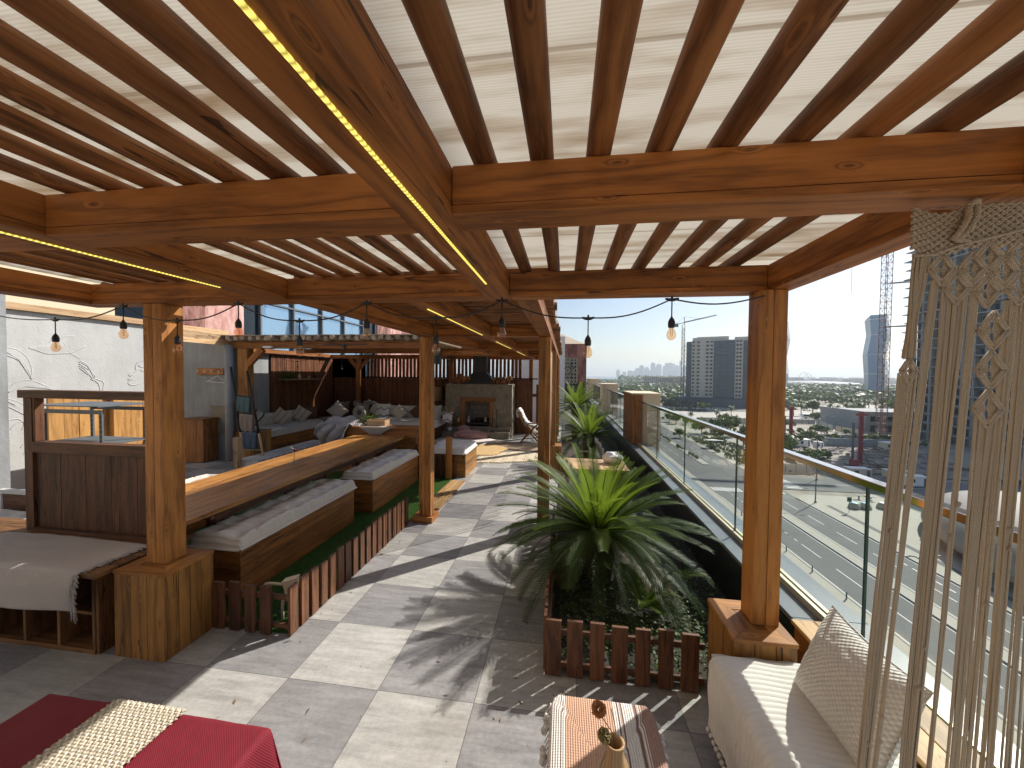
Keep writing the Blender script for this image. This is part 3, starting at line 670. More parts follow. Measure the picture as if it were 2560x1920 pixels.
# ---- left corner bits beyond the partition
tag(mk('concrete_column', B(-4.9, -4.36, .85, 1.2, 0, 2.75), 'concrete'), 'bare grey concrete column at the left edge of the terrace', 'column')
box_bench(-4.3, -3.1, .55, 1.0, .40, 'plain timber bench seat left of the dark wooden screen')
mattress(-4.25, -3.1, .55, 1.0, .401, .08, 'linen', 'bench_cushion', 'striped linen seat pad on the bench left of the dark screen', 'cushion', 4, 2)
t = thing('low_partition', 'low white rail with dark red boards behind the striped seat pad at the left', 'partition')
mk('frame', MB().box(-4.26, -2.9, 1.04, 1.09, .62, .66).box(-4.26, -2.9, 1.04, 1.09, .36, .40).box(-3.5, -3.44, 1.042, 1.088, .401, .619).box(-4.26, -4.2, 1.042, 1.088, .401, .619), 'whitew', t)
mk('board', MB().box(-3.435, -2.9, 1.05, 1.07, .401, .619).box(-4.19, -3.505, 1.05, 1.07, .401, .619), 'picket', t)
# screen fence and metal rack seen through the opening
t = thing('plank_wall', 'sunlit honey-coloured upright plank wall seen through the screen opening', 'wall')
mk('boards', planks(MB(), -4.63, -4.60, 1.66, 3.3, 0, 1.60, 1, 11, 2, jit=.004), 'honey', t, bevel=.002); mk('upright', B(-4.598, -4.52, 2.28, 2.40, 0, 1.62, g=2), 'honey', t, bevel=.003); mk('brace', MB().box(-.04, .04, -.04, .04, 0, 1.5, g=2, mat=Matrix.Translation((-4.55, 2.45, .25)) @ Matrix.Rotation(rad(-28), 4, 'X')), 'honey', t)
t = thing('metal_rack', 'grey slotted-angle metal rack in front of the sunlit plank wall', 'rack')
for x in (-3.66, -2.95):
    for y in (1.05, 1.45):
        mb = MB().box(x, x+.035, y, y+.003, 0, 1.53).box(x, x+.003, y+.0035, y+.038, 0, 1.53); mk('upright', mb, 'steel', t)
        sl_ = MB()
        for k in range(28): sl_.box(x+.011, x+.024, y-.0035, y-.0005, .15+k*.05, .175+k*.05)
        mk('slots', sl_, 'black', t)
mk('shelf_tray', MB().box(-3.72, -2.88, 1.0, 1.5, 1.565, 1.575).box(-3.68, -2.9, 1.04, 1.047, 1.49, 1.53).box(-3.68, -2.9, 1.47, 1.477, 1.49, 1.53), 'steel', t)
mk('shelf_tray', MB().box(-3.70, -2.89, 1.02, 1.49, 1.17, 1.18).box(-3.70, -2.89, 1.015, 1.019, 1.15, 1.19), 'steel', t)

# ---- relief wall
t = thing('relief_wall', 'white concrete wall with a carved relief of a flying bird, a hand, leaves and a face', 'wall')
mk('wall', B(-5.9, -5.5, 1.0, 3.95, 0, 2.718), 'relief', t)
mk('timber_trim', MB().box(-5.95, -5.44, .9, 3.95, 2.722, 2.81, g=1), 'pale', t)
def relief(pts, r_, closed=False, fill=0):
    mb = MB(); P = [Vector((-5.498, y, z)) for y, z in pts]
    if closed: P.append(P[0])
    Q = []
    for i in range(len(P)-1):
        for k in range(5):
            a = P[max(i-1, 0)]; b_ = P[i]; c = P[i+1]; d = P[min(i+2, len(P)-1)]; s = k/5
            Q.append(.5*((2*b_)+(c-a)*s+(2*a-5*b_+4*c-d)*s*s+(3*b_-a-3*c+d)*s**3))
    Q.append(P[-1]); mb.tube(Q, [r_*(.5+.5*math.sin(math.pi*i/(len(Q)-1))**.4) for i in range(len(Q))], 7)
    if fill:
        cx = sum((q for q in Q), Vector())/len(Q); 
        for i in range(len(Q)-1):
            mb.face([mb.b.verts.new(v) for v in (Q[i]+Vector((fill*.3, 0, 0)), Q[i+1]+Vector((fill*.3, 0, 0)), cx+Vector((fill, 0, 0)))], None, .5)
    for v in mb.b.verts: v.co.x = -5.4985+(v.co.x+5.4985)*.45
    return mb
bird = [(2.02, 2.23), (2.08, 2.24), (2.2, 2.29), (2.27, 2.38), (2.31, 2.34), (2.41, 2.42), (2.49, 2.43), (2.38, 2.34), (2.45, 2.24), (2.59, 2.27), (2.62, 2.3), (2.46, 2.19), (2.33, 2.17), (2.2, 2.16), (2.12, 2.19)]
mk('bird_relief', relief(bird, .010, True, .018), 'relief', t)
mb = relief([(2.54, 2.06), (2.6, 2.03), (2.65, 1.99), (2.7, 1.89), (2.73, 1.81), (2.84, 1.75), (2.83, 1.62)], .009)
mk('hand_relief', mb, 'relief', t)
for a in ([(2.54, 2.0), (2.60, 1.96), (2.66, 1.88), (2.71, 1.80), (2.78, 1.72), (2.80, 1.60)], [(2.545, 2.03), (2.6, 1.99), (2.66, 1.94)], [(2.56, 2.07), (2.63, 2.03), (2.68, 1.96)], [(2.55, 1.97), (2.6, 1.92), (2.66, 1.86)], [(2.70, 1.90), (2.74, 1.83), (2.72, 1.78), (2.68, 1.80)]): mk('hand_relief', relief(a, .010), 'relief', t)
for a in ([(3.5, 2.13), (3.34, 2.08), (3.29, 1.99), (3.3, 1.93), (3.19, 1.86), (3.23, 1.83), (3.18, 1.79), (3.21, 1.76), (3.18, 1.73), (3.22, 1.69), (3.32, 1.70), (3.44, 1.76)], [(3.33, 2.03), (3.37, 2.0), (3.42, 2.0)], [(3.36, 1.95), (3.40, 1.93), (3.44, 1.94)], [(3.2, 1.86), (3.26, 1.85)], [(3.19, 1.79), (3.26, 1.78)]): mk('face_relief', relief(a, .010), 'relief', t)
for a in ([(1.7, 2.26), (1.83, 2.22), (1.92, 2.19), (2.0, 2.1), (2.04, 1.97), (2.04, 1.8), (2.02, 1.9), (1.96, 2.02), (1.83, 2.12), (1.7, 2.17)], [(1.7, 1.6), (1.82, 1.68), (1.9, 1.77), (2.02, 1.79), (2.13, 1.74), (2.24, 1.66), (2.13, 1.69), (2.01, 1.71), (1.9, 1.69), (1.82, 1.63)], [(1.7, 1.6), (1.82, 1.55), (1.91, 1.5), (2.0, 1.41), (2.0, 1.31), (1.89, 1.39), (1.75, 1.5)]): mk('leaf_relief', relief(a, .010, False, .012), 'relief', t)
for k in range(9):
    y0, z0 = RND.uniform(1.72, 2.15), RND.uniform(.35, 1.3); mk('swirl_relief', relief([(y0, z0), (y0+.06, z0+.08), (y0+.16, z0+.10), (y0+.22, z0+.04), (y0+.2, z0-.05)], .007), 'relief', t)
mk('stem_relief', relief([(2.39, 2.21), (2.46, 2.17), (2.56, 2.1)], .004), 'relief', t)
# grey alcove walls
t = thing('alcove_wall', 'shaded grey concrete wall of the alcove behind the clothes hanger', 'wall')
mk('wall', MB().box(-8, -6.31, 5.1, 5.3, 0, 2.6).box(-6.308, -5.45, 5.1, 5.3, 0, 2.6).box(-6.5, -6.3, 5.302, 7.1, 0, 2.6), 'concrete', t)
mk('patch', B(-5.98, -5.62, 5.085, 5.099, .55, 1.18), 'stucco', t); mk('fascia_board', planks(MB(), -5.56, -5.50, 3.96, 5.08, 2.49, 2.81, 2, 3, 1), 'pale', t, bevel=.002)
mk('wall', B(-8.2, -8.0, 3.95, 5.3, 0, 2.6), 'concrete', t)
tag(mk('round_column', MB().lathe((-5.44, 5.02, 0), [(.085, 0), (.085, 2.5)], 20), 'concrete'), 'slim round grey column at the corner of the alcove', 'column')
t = thing('coat_rack', 'small brown board with four pegs on the grey alcove wall', 'coat rack')
mk('board', B(-6.28, -5.62, 5.055, 5.084, 1.855, 1.995, g=0), 'bench', t, bevel=.003)
for x in (-6.22, -6.04, -5.87, -5.69): mk('peg', MB().tube([(x, 5.055, 1.92), (x, 5.0, 1.935)], .011, 8), 'white', t)
tag(mk('clothes_hanger', MB().tube([(-5.70, 5.01, 1.93), (-5.69, 5.01, 1.90), (-5.71, 5.01, 1.87), (-5.72, 5.01, 1.83)], .004, 6).tube([(-5.99, 5.02, 1.71), (-5.72, 5.01, 1.835), (-5.47, 5.0, 1.68), (-5.99, 5.02, 1.71)], .006, 6), 'white'), 'white clothes hanger hanging from the coat rack', 'hanger')
t = thing('storage_cabinet', 'plain timber cabinet against the grey alcove wall', 'cabinet')
mk('body', planks(MB(), -6.30, -5.79, 4.74, 5.08, .01, .90, 0, 3, 2), 'bench', t, bevel=.003); mk('top_board', B(-6.33, -5.77, 4.70, 5.085, .902, .93), 'bench', t, bevel=.003)

# ================================================================== PLANTER, PARAPET, RAILING
struct(mk('planter_bed', MB().grid(30, 90, lambda a, b_: Vector((1.64+1.46*a, .30+19.5*b_, .035+.05*noise.noise((a*5, b_*60, 0)))), lambda a, b_: (a, b_)), 'soil'))
t = thing('parapet_wall', 'low black parapet wall with polished grey granite coping below the glass railing', 'wall')
mk('wall', B(3.10, 3.46, -7, 23.9, -.6, .448), 'darkstone', t)
for k in range(21):
    y0 = -7+1.47*k; mk('coping', B(3.085, 3.50, y0, y0+1.466, .45, .48), 'granite', t, bevel=.002)
mk('inner_face', B(3.088, 3.099, -7, 23.9, 0, .447), 'darkstone', t)
mb = MB()
t = thing('glass_railing', 'greenish glass balustrade with a thin polished handrail along the terrace edge', 'railing')
def pane(y0, y1):
    o = mk('glass_panel', B(3.262, 3.274, y0, y1, .50, 1.372), 'glass', t)
    mk('glass_edge', MB().box(3.262, 3.274, y0-.0022, y0-.0004, .50, 1.372).box(3.262, 3.274, y1+.0004, y1+.0022, .50, 1.372), 'edge', o)
ys = [-6.0, -4.5, -2.96, -1.44, .065, 1.55, 3.03, 4.50, 5.96]
for a, b_ in zip(ys[:-1], ys[1:]): pane(a+.006, b_-.006)
for a, b_ in ((7.15, 8.8), (8.8, 10.5), (10.5, 12.15), (13.4, 15.2), (15.2, 17), (17, 18.8), (18.8, 20.4)): pane(a+.006, b_-.006)
M_['rail'] = simple('polished_handrail', (.55, .52, .5), .12, 1.0)
for a, b_ in ((-6, 5.97), (7.12, 12.17), (13.38, 20.42)):
    mk('handrail', B(3.235, 3.30, a, b_, 1.374, 1.412), 'rail', t, bevel=.004)
    mk('base_channel', MB().box(3.235, 3.258, a, b_, .481, .525).box(3.278, 3.30, a, b_, .481, .525), 'gold', t)
def pillar(y0, y1, ztop, label, clad=True):
    t = thing('parapet_pillar', label, 'pillar')
    mk('rendered_core', B(3.125, 3.68, y0+.02, y1, -.6, ztop-.03), 'beige', t, bevel=.01); mk('cap', B(3.09, 3.70, y0-.01, y1+.02, ztop-.028, ztop), 'cream', t, bevel=.006)
    if clad:
        mb = MB(); planks(mb, 3.10, 3.122, y0, y1, .482, ztop-.03, 1, 9, 2); planks(mb, 3.10, 3.33, y0-.004, y0+.018, .482, ztop-.03, 0, 3, 2); mk('cladding', mb, 'bench', t, bevel=.002)
pillar(6.0, 7.1, 1.56, 'nearest parapet pillar, clad in orange boards with a beige top')
pillar(12.2, 13.35, 1.60, 'second parapet pillar, plain beige, behind the timber clad one', False)
pillar(20.45, 22.0, 1.70, 'furthest beige parapet pillar beside the reddish building', False)
# timber cladding of the near parapet
t = thing('parapet_bench_back', 'warm timber boxing with a wide plank top along the near parapet behind the white pillow', 'ledge')
mk('top_board', MB().box(3.0, 3.115, -6.4, .205, .532, .555, g=1).box(3.118, 3.232, -6.4, .205, .532, .555, g=1), 'ledgew', t, bevel=.003)
mk('front_boards', planks(MB(), 3.01, 3.03, -6.4, .19, 0, .53, 1, 34, 2), 'plinth', t, bevel=.002)
mk('end_board', B(3.031, 3.22, .17, .19, .481, .53, g=0), 'plinth', t)

# ---- cycads
def frond(mb, base, az, pitch, L, droop, n=46, lw=.010, ll=.16, twist=0, t0=None):
    d = Vector((math.cos(az), math.sin(az), 0)); pts = []; p = Vector(base); ang = pitch; st = L/22
    for i in range(23):
        pts.append(p.copy()); p = p+(d*math.cos(ang)+Vector((0, 0, 1))*math.sin(ang))*st; ang -= droop/22*(0.4+1.3*i/22)
    mb.tube(pts, [.008*(1-.75*i/22) for i in range(23)], 4, False, t=.15)
    side = d.cross(Vector((0, 0, 1))).normalized()
    for k in range(n):
        s_ = .12+.88*k/n; i = min(21, int(s_*22)); q = pts[i].lerp(pts[i+1], s_*22-i); tan = (pts[i+1]-pts[i]).normalized(); nr = side.cross(tan).normalized()
        l = ll*math.sin(math.pi*(.12+.80*s_))**.65*RND.uniform(.88, 1.08); fw = .55+.35*s_
        for sg in (-1, 1):
            dr = (side*sg*1.0+tan*fw*1.15+nr*(.30-.10*s_)+Vector((0, 0, RND.uniform(-.07, .05)))).normalized(); e = q+dr*l+tan*l*.12; e.z -= l*.08
            m_ = q+dr*l*.55; dr = dr; w = tan*lw*.5; tt = RND.uniform(.1, 1) if t0 is None else max(0, min(1, t0+RND.uniform(-.12, .12)))
            a, b_, c, dd, ee = [mb.b.verts.new(v) for v in (q-w, q+w, m_+w, e, m_-w)]
            mb.face([a, b_, c, dd, ee], None, tt)
def cycad(loc, h, nf, L, label, seed, dry=10, scale=1):
    RND.seed(seed); t = thing('cycad', label, 'plant', loc=loc)
    mk('trunk', MB().tube([(0, 0, -.05), (.01, 0, h*.5), (0, 0, h+.03)], [.13, .15, .11], 14), 'trunk', t)
    mb = MB()
    for i in range(nf):
        k = i/nf; az = i*2.39996+RND.uniform(-.2, .2); pitch = rad(80-86*k**.72+RND.uniform(-6, 6)); LL = L*RND.uniform(.88, 1.08)*(0.84+.22*k)
        frond(mb, (.05*math.cos(az), .05*math.sin(az), h), az, pitch, LL, rad(26+32*k), n=52, lw=.0088, ll=.122*L, t0=max(.05, min(1, .95-1.15*k+RND.uniform(-.12, .15))))
    mk('fronds', mb, 'cycad', t)
    if dry:
        mb = MB()
        for i in range(dry): frond(mb, (0, 0, h-.04), RND.uniform(0, 6.28), rad(RND.uniform(-25, 5)), L*RND.uniform(.6, .9), rad(65), n=34, lw=.011, ll=.11*L)
        mk('dry_fronds', mb, 'dry', t)
    return t
cycad((2.03, 1.50, .03), .43, 104, .98, 'large nearest cycad with bright green fronds behind the front picket fence', 3, 12)
cycad((2.25, 6.3, .03), .55, 58, 1.0, 'middle cycad in the planter beyond the small wooden table', 5, 6)
cycad((2.05, 8.9, .03), .95, 52, 1.0, 'furthest cycad by the reddish building, partly hidden by the middle one', 8, 5)
RND.seed(77)
t = thing('cycad_sucker', 'small young cycad with a few bright fronds low in the dark planter', 'plant', loc=(2.35, .98, .05))
mb = MB()
for az, pt, L in ((2.75, 62, .50), (.15, 55, .62), (-.5, 35, .30), (-1.0, 45, .24), (.4, 38, .34), (-1.9, 60, .26), (2.2, 70, .38)): frond(mb, (0, 0, .02), az, rad(pt), L, rad(75), n=30, lw=.011, ll=.105, t0=.9)
mk('fronds', mb, 'cycad', t)
# dark undergrowth and weeds
mb = MB()
for i in range(5200):
    x, y = RND.uniform(1.66, 3.05), RND.uniform(.33, 5.6) if i > 2600 else RND.uniform(.33, 1.5); z = .05+RND.random()**2*.10; a = RND.uniform(0, 6.28); l = RND.uniform(.012, .030)
    d = Vector((math.cos(a), math.sin(a), RND.uniform(-.3, .6)))*l; s_ = Vector((-math.sin(a), math.cos(a), RND.uniform(-.2, .2)))*l*.4; p = Vector((x, y, z))
    mb.face([mb.b.verts.new(v) for v in (p, p+d*.5+s_, p+d, p+d*.5-s_)], None, RND.random())
tag(mk('ground_cover', mb, 'weed'), 'low green weeds covering the planter soil behind the picket fence', 'ground cover', kind='stuff')
# small table behind the cycad with white bag
t = thing('side_table', 'small pale timber table half hidden by the big cycad', 'table')
mk('tabletop', planks(MB(), 1.70, 2.52, 2.66, 3.26, .722, .75, 1, 4, 0), 'pale', t, bevel=.003)
for x in (1.72, 2.42):
    for y in (2.69, 3.16): mk('leg', B(x, x+.07, y, y+.07, .04, .72), 'bench', t)
mb = MB(); mb.ball((2.36, 3.03, .82), .12, .09, .075, 18, 12, jit=.55); tag(mk('plastic_bag', mb, 'white'), 'crumpled white plastic bag on the small table behind the cycad', 'bag')
tag(mk('hose', MB().tube([(1.98+.2*math.cos(a*.33), 2.85+.0*a, .84+.10*math.sin(a*.33)) for a in range(-1, 11)], .008, 7), 'clear'), 'thin clear hose looped over the small table', 'hose')

# ================================================================== WHITE SEAT
t = thing('box_sofa', 'box seat with dark timber feet under the white ribbed cover at the parapet', 'sofa')
mk('base', planks(MB(), 2.515, 2.99, -4.2, -.09, .06, .46, 1, 12, 2), 'plinth', t); mk('foot', B(2.495, 2.53, -4.2, -.42, 0, .10, g=1), 'plinth', t, bevel=.003)
def cover():
    mb = MB(); Y0, Y1 = -3.0, -.075
    prof = []            # (x, z) from hem up and over
    for i in range(9): prof.append((2.462+.004*math.sin(i), .13+.335*i/8))
    for i in range(1, 9): a = math.pi/2*i/8; prof.append((2.50-.038*math.cos(a)*1.0+.012*(1-math.cos(a)), .465+.052*math.sin(a)))
    for i in range(1, 15): prof.append((2.512+.478*i/14, .517+.004*math.sin(i*.7)))
    n = len(prof)-1; L = Y1-Y0; NV = 900
    def fn(a, b_):
        i = min(n-1, int(a*n)); k = a*n-i; x = prof[i][0]*(1-k)+prof[i+1][0]*k; z = prof[i][1]*(1-k)+prof[i+1][1]*k; y = Y0+L*b_
        e = Y1-y; rnd = max(0, 1-e/.06); dz = .05*(1-math.sqrt(max(0, 1-rnd*rnd)))
        wob = .0016*noise.noise((x*7, y*9, 0)); rib = .0062*abs(math.sin(math.pi*(y+.006*math.sin(x*16)+.01*noise.noise((x*5, y*3, 0)))/.031))**.75
        f_ = max(0, min(1, (.50-z)/.34)); side = 1 if z < .47 else 0
        X = x-side*(.012*math.sin(y*13+1)*f_+.007*math.sin(y*29)*f_)-(rib*.55 if z < .515 else 0); Z = z+(rib if z > .46 else 0)+wob-dz*(1 if z > .45 else .2)
        if e < .05: y = y+.0
        return Vector((X, y, Z))
    mb.grid(n, NV, fn, lambda a, b_: (b_*L, a)); 
    # end face
    mb.grid(10, 12, lambda a, b_: Vector((2.475+.515*a, -.074+.006*math.sin(a*20), .13+.37*b_)), lambda a, b_: (a*.5, b_*.4))
    o = mk('seat_cover', mb, 'ribbed'); pm = MB(); y = -.10; k = 0
    while y > -2.4:
        pm.ball((2.452+.012*math.sin(y*13+1)*-1+RND.uniform(-.004, .004), y, .118+RND.uniform(-.006, .004)), .0125, seg=7, rings=5, jit=.25); y -= .033
    mk('pompom_trim', pm, 'ribbed', o); tag(o, 'white ribbed cover with pompom trim over the seat by the railing', 'seat cover')
cover()
def pillow(name, label, c, w, h, th, rotz, lean, mat, group=None, roll=0, n=26, pinch=.10):
    """cushion: width w along local x, height h along local z, thickness th along y"""
    m = Matrix.Translation(c) @ Matrix.Rotation(rotz, 4, 'Z') @ Matrix.Rotation(lean, 4, 'X') @ Matrix.Rotation(roll, 4, 'Y'); mb = MB(); s0 = RND.uniform(0, 90)
    for sg in (1, -1):
        def fn(a, b_, sg=sg):
            x = 2*a-1; z = 2*b_-1; e = (1-abs(x)**2.6)*(1-abs(z)**2.6); T = th/2*max(0, e)**.55*(1+.10*noise.noise((x*2+s0, z*2, sg)))
            k = 1-pinch*(1-abs(x)**2)*(abs(z)**3); k2 = 1-pinch*(1-abs(z)**2)*(abs(x)**3)
            return m @ Vector((x*w/2*k2, sg*T+.004*noise.noise((x*6+s0, z*6, 2)), z*h/2*k))
        mb.grid(n, n, fn, lambda a, b_: (a*w, b_*h))
    mb.tube([m @ Vector((w/2*math.copysign(1, q[0])*1.0 if abs(q[0]) == 1 else q[0]*w/2, 0, q[1]*h/2)) for q in ((-.98, -.98), (0, -1+pinch), (.98, -.98))], .004, 5)
    o = mk(name, mb, mat, weld=True); return tag(o, label, 'cushion' if name != 'pillow' else 'pillow', group)
pillow('pillow', 'big white waffle-knit pillow leaning on the parapet boxing', (2.858, -.455, .700), .48, .41, .17, rad(90), rad(22), 'waffle', n=60)

# ---- striped pouf table with vase
def pouf():
    x0, x1, y0, y1, zt = 1.665, 2.115, -1.05, -.375, .455; mb = MB()
    def fn(a, b_):
        u_ = 2*a-1; v_ = 2*b_-1; cx, cy = (x0+x1)/2, (y0+y1)/2; hx, hy = (x1-x0)/2, (y1-y0)/2; r_ = max(abs(u_), abs(v_))
        k = min(1, r_/.72); sx, sy = u_/max(r_, 1e-6), v_/max(r_, 1e-6); rc = (max(1e-6, sx**6+sy**6))**(-1/6)
        X, Y = cx+hx*sx*k*min(1, rc*1.06), cy+hy*sy*k*min(1, rc*1.06); Z = zt-.004*k**8*3
        if r_ > .72:
            q = (r_-.72)/.28; ang = math.atan2(sy, sx); fl_ = .018*math.sin(ang*9)*q; Z = zt-.012-.34*q; X += sx*(.004+fl_+.012*q); Y += sy*(.004+fl_+.012*q)
        return Vector((X, Y, Z+.0012*math.sin(X*2*math.pi/.0155)*(1 if r_ < .72 else 0)))
    mb.grid(84, 84, fn, lambda a, b_: (.5+(a-.5)/.72 if abs(a-.5) < .36 else (0.001 if a < .5 else .995), b_)); o = mk('table_cover', mb, 'pouf')
    fr = MB(); fr2 = MB()
    for i in range(26):
        y = y1-.02-i*.026; fr.tube([(x0-.004, y-.014, .40), (x0-.006, y+.014, .40)], .004, 4).tube([(x0-.006, y, .40), (x0-.026, y, .37-i*.003)], .003, 4); fr2.tube([(x1+.004, y-.014, .40), (x1+.006, y+.014, .40)], .004, 4).tube([(x1+.006, y, .40), (x1+.018, y, .385)], .003, 4); fr.ball((x0-.028+RND.uniform(-.008, .006), y, .36+RND.uniform(-.04, .05)-i*.003), RND.uniform(.010, .016), seg=7, rings=5, jit=.4)
        fr2.ball((x1+.018+RND.uniform(-.006, .006), y, .385+RND.uniform(-.03, .03)), RND.uniform(.009, .014), seg=7, rings=5, jit=.4)
    mk('tassel_trim', fr, 'ribbed', o); mk('tassel_trim', fr2, 'ribbed', o); tag(o, 'peach and white striped woven cover over the small stool in front', 'table cover')
    t = thing('stool', 'small square wooden stool hidden under the peach striped cover', 'stool')
    mk('seat', B(x0+.02, x1-.02, y0+.02, y1-.02, .40, .44), 'bench', t)
    for x in (x0+.04, x1-.09):
        for y in (y0+.04, y1-.09): mk('leg', B(x, x+.05, y, y+.05, 0, .40), 'bench', t)
pouf()
t = thing('wooden_vase', 'turned wooden bottle vase on the striped cover', 'vase', loc=(1.888, -.828, .458))
mk('body', MB().lathe((0, 0, 0), [(.040, 0), (.052, .02), (.058, .06), (.057, .11), (.048, .155), (.035, .19), (.029, .212), (.031, .232), (.033, .240), (.027, .2405), (.021, .235), (.019, .20), (.02, .17)], 32, cap=False), wood('vase_wood', (.50, .33, .17), (.26, .13, .055), 60, .5, knots=0), t)
def flower(name, label, loc, c1, c2, r_, rose):
    mb = MB(); M_[name+'_m'] = leafmat(name+'_petal', c1, c2, .25)
    if rose:
        for ring, (n, rr, tilt) in enumerate(((5, .30, 1.35), (6, .55, 1.05), (7, .85, .75), (7, 1.05, .45))):
            for k in range(n):
                a = 2*math.pi*k/n+ring*.5; d = Vector((math.cos(a), math.sin(a), 0)); s_ = Vector((-math.sin(a), math.cos(a), 0))
                def fn(p, q, d=d, s_=s_, rr=rr, tilt=tilt):
                    w = (p-.5)*1.5*r_*(.4+.8*math.sin(math.pi*(.15+.7*q))); return d*r_*rr*(.35+.65*q*math.cos(tilt)**.5 if True else 0)-d*abs(p-.5)*r_*.4*q+s_*w+Vector((0, 0, r_*1.3*q*math.sin(tilt)))
                mb.grid(4, 4, fn, None, RND.uniform(.2, 1))
    else:
        for k in range(240):
            z = 1-2*(k+.5)/240; a = k*2.4; rr = math.sqrt(max(0, 1-z*z)); n_ = Vector((rr*math.cos(a), rr*math.sin(a), z)); s_ = n_.orthogonal().normalized(); s2 = n_.cross(s_)
            L_ = r_*RND.uniform(.8, 1.12); p = n_*L_; w = r_*.17; tt = RND.random()
            mb.face([mb.b.verts.new(v) for v in (n_*r_*.3, p-s_*w+n_*r_*.0, p+n_*r_*.12+s2*w*RND.uniform(-1, 1), p+s_*w)], None, tt)
    return mb
t = thing('dried_flowers', 'rust carnation and cream rose dried in the wooden vase', 'flowers', loc=(1.888, -.828, .70))
o = mk('carnation', flower('rust', '', 0, (.48, .15, .08), (.70, .30, .18), .023, False), 'rust_m', t); o.location = (-.052, .028, .078)
o = mk('rose', flower('creamrose', '', 0, (.62, .46, .24), (.82, .68, .46), .022, True), 'creamrose_m', t); o.location = (-.034, -.006, .022); o.rotation_euler = (rad(50), rad(-30), 0)
mk('stem', MB().tube([(0, 0, -.06), (-.005, .005, .02), (-.05, .027, .065)], .0016, 5).tube([(.004, 0, -.06), (.0, .004, .05), (-.012, .012, .10)], .0012, 5).tube([(.003, 0, -.05), (-.02, 0, .015)], .002, 5), 'dry', t)

# ---- red table
def redtable():
    x0, x1, y1, y0, zt = -.395, .62, -.86, -1.9, .60; mb = MB(); NU, NV = 130, 120
    def fn(a, b_):
        sx = -1.42+2.84*a; sy = -1.42+2.84*b_; cx, cy, hx, hy = (x0+x1)/2, (y0+y1)/2, (x1-x0)/2, (y1-y0)/2
        qx = max(0, abs(sx)-1); qy = max(0, abs(sy)-1); X = cx+hx*max(-1, min(1, sx)); Y = cy+hy*max(-1, min(1, sy)); q = max(qx, qy); Z = zt
        if q > 0:
            dpt = q*.95; fold = .030*math.sin((Y if qx > qy else X)*17+.6)+.014*math.sin((Y if qx > qy else X)*41)
            cf = math.exp(-((1-min(1, abs(sy)))**2+(1-min(1, abs(sx)))**2)/.02)
            Z = zt-dpt*.9-.004; out = (.003+.02*dpt+(fold+.022)*min(1, dpt/.22)*.9)*(1 if qx > qy else .12)+cf*.05*min(1, dpt/.2)*(1 if qx > qy else .3)
            if qx >= qy: X += math.copysign(out, sx)
            if qy >= qx: Y += math.copysign(out, sy)
            if qx > 0 and qy > 0: X += math.copysign(.02*min(qx, qy)/.42, sx); Y -= math.copysign(.03*min(qx, qy)/.42, sy)
        else:
            e = min(1-abs(sx), 1-abs(sy)); Z += .0035*noise.noise((X*7, Y*7, 0))+.0018*noise.noise((X*23, Y*19, 4))-(.006*(1-e/.02) if e < .02 else 0)
        return Vector((X, Y, Z))
    mb.grid(NU, NV, fn, lambda a, b_: (a*1.4, b_*1.4))
    tag(mk('tablecloth', mb, 'red'), 'crimson tablecloth falling in folds over the front table', 'tablecloth')
    t = thing('front_table', 'square timber table under the crimson cloth', 'table')
    mk('tabletop', B(x0+.004, x1-.004, y0+.01, y1-.01, .565, .590), 'bench', t)
    for x in (x0+.04, x1-.1):
        for y in (y0+.04, y1-.1): mk('leg', B(x, x+.05, y, y+.05, 0, .565), 'bench', t)
    mb = MB()
    def rf(a, b_):
        x = -.075+.327*a; y = -.845-1.0*b_; row = int(y/.011); e = .0026*abs(math.sin(math.pi*(x/.013+(row % 2)*.5)))*abs(math.sin(math.pi*y/.011))*2-.002
        z = .604+.004+e*1.2
        if y > -.862: z -= (y+.862)*.5
        if a in (0, 1): x += .003*math.sin(y*2*math.pi/.02)
        return Vector((x+(.002*math.sin(y*350) if a == 0 or a == 1 else 0), y+(.003*math.sin(x*350) if b_ == 0 else 0), z))
    mb.grid(150, 520, rf, lambda a, b_: (a*.327, b_*1.0)); tag(mk('table_runner', mb, 'crochet'), 'cream crocheted runner across the crimson tablecloth', 'table runner')
redtable()
t = thing('dried_grass', 'wispy dry grass stalks in a small pot at the left of the crimson table', 'plant')
mk('pot', MB().lathe((-.33, -1.36, .602), [(.03, 0), (.045, .03), (.04, .08), (.03, .10)], 18), 'cream', t)
mb = MB()
for i in range(9):
    a = RND.uniform(-.5, 1.5); L = RND.uniform(.12, .30); d = Vector((math.cos(a)*.55, math.sin(a)*.9, 1)).normalized(); p0 = Vector((-.33, -1.36, .68)); mb.tube([p0+d*L*k/6+Vector((.05*(k/6)**2*math.cos(a), .05*(k/6)**2, -.05*(k/6)**2)) for k in range(7)], [.0008-.0001*k for k in range(7)], 4)
mk('stalks', mb, 'pale', t)

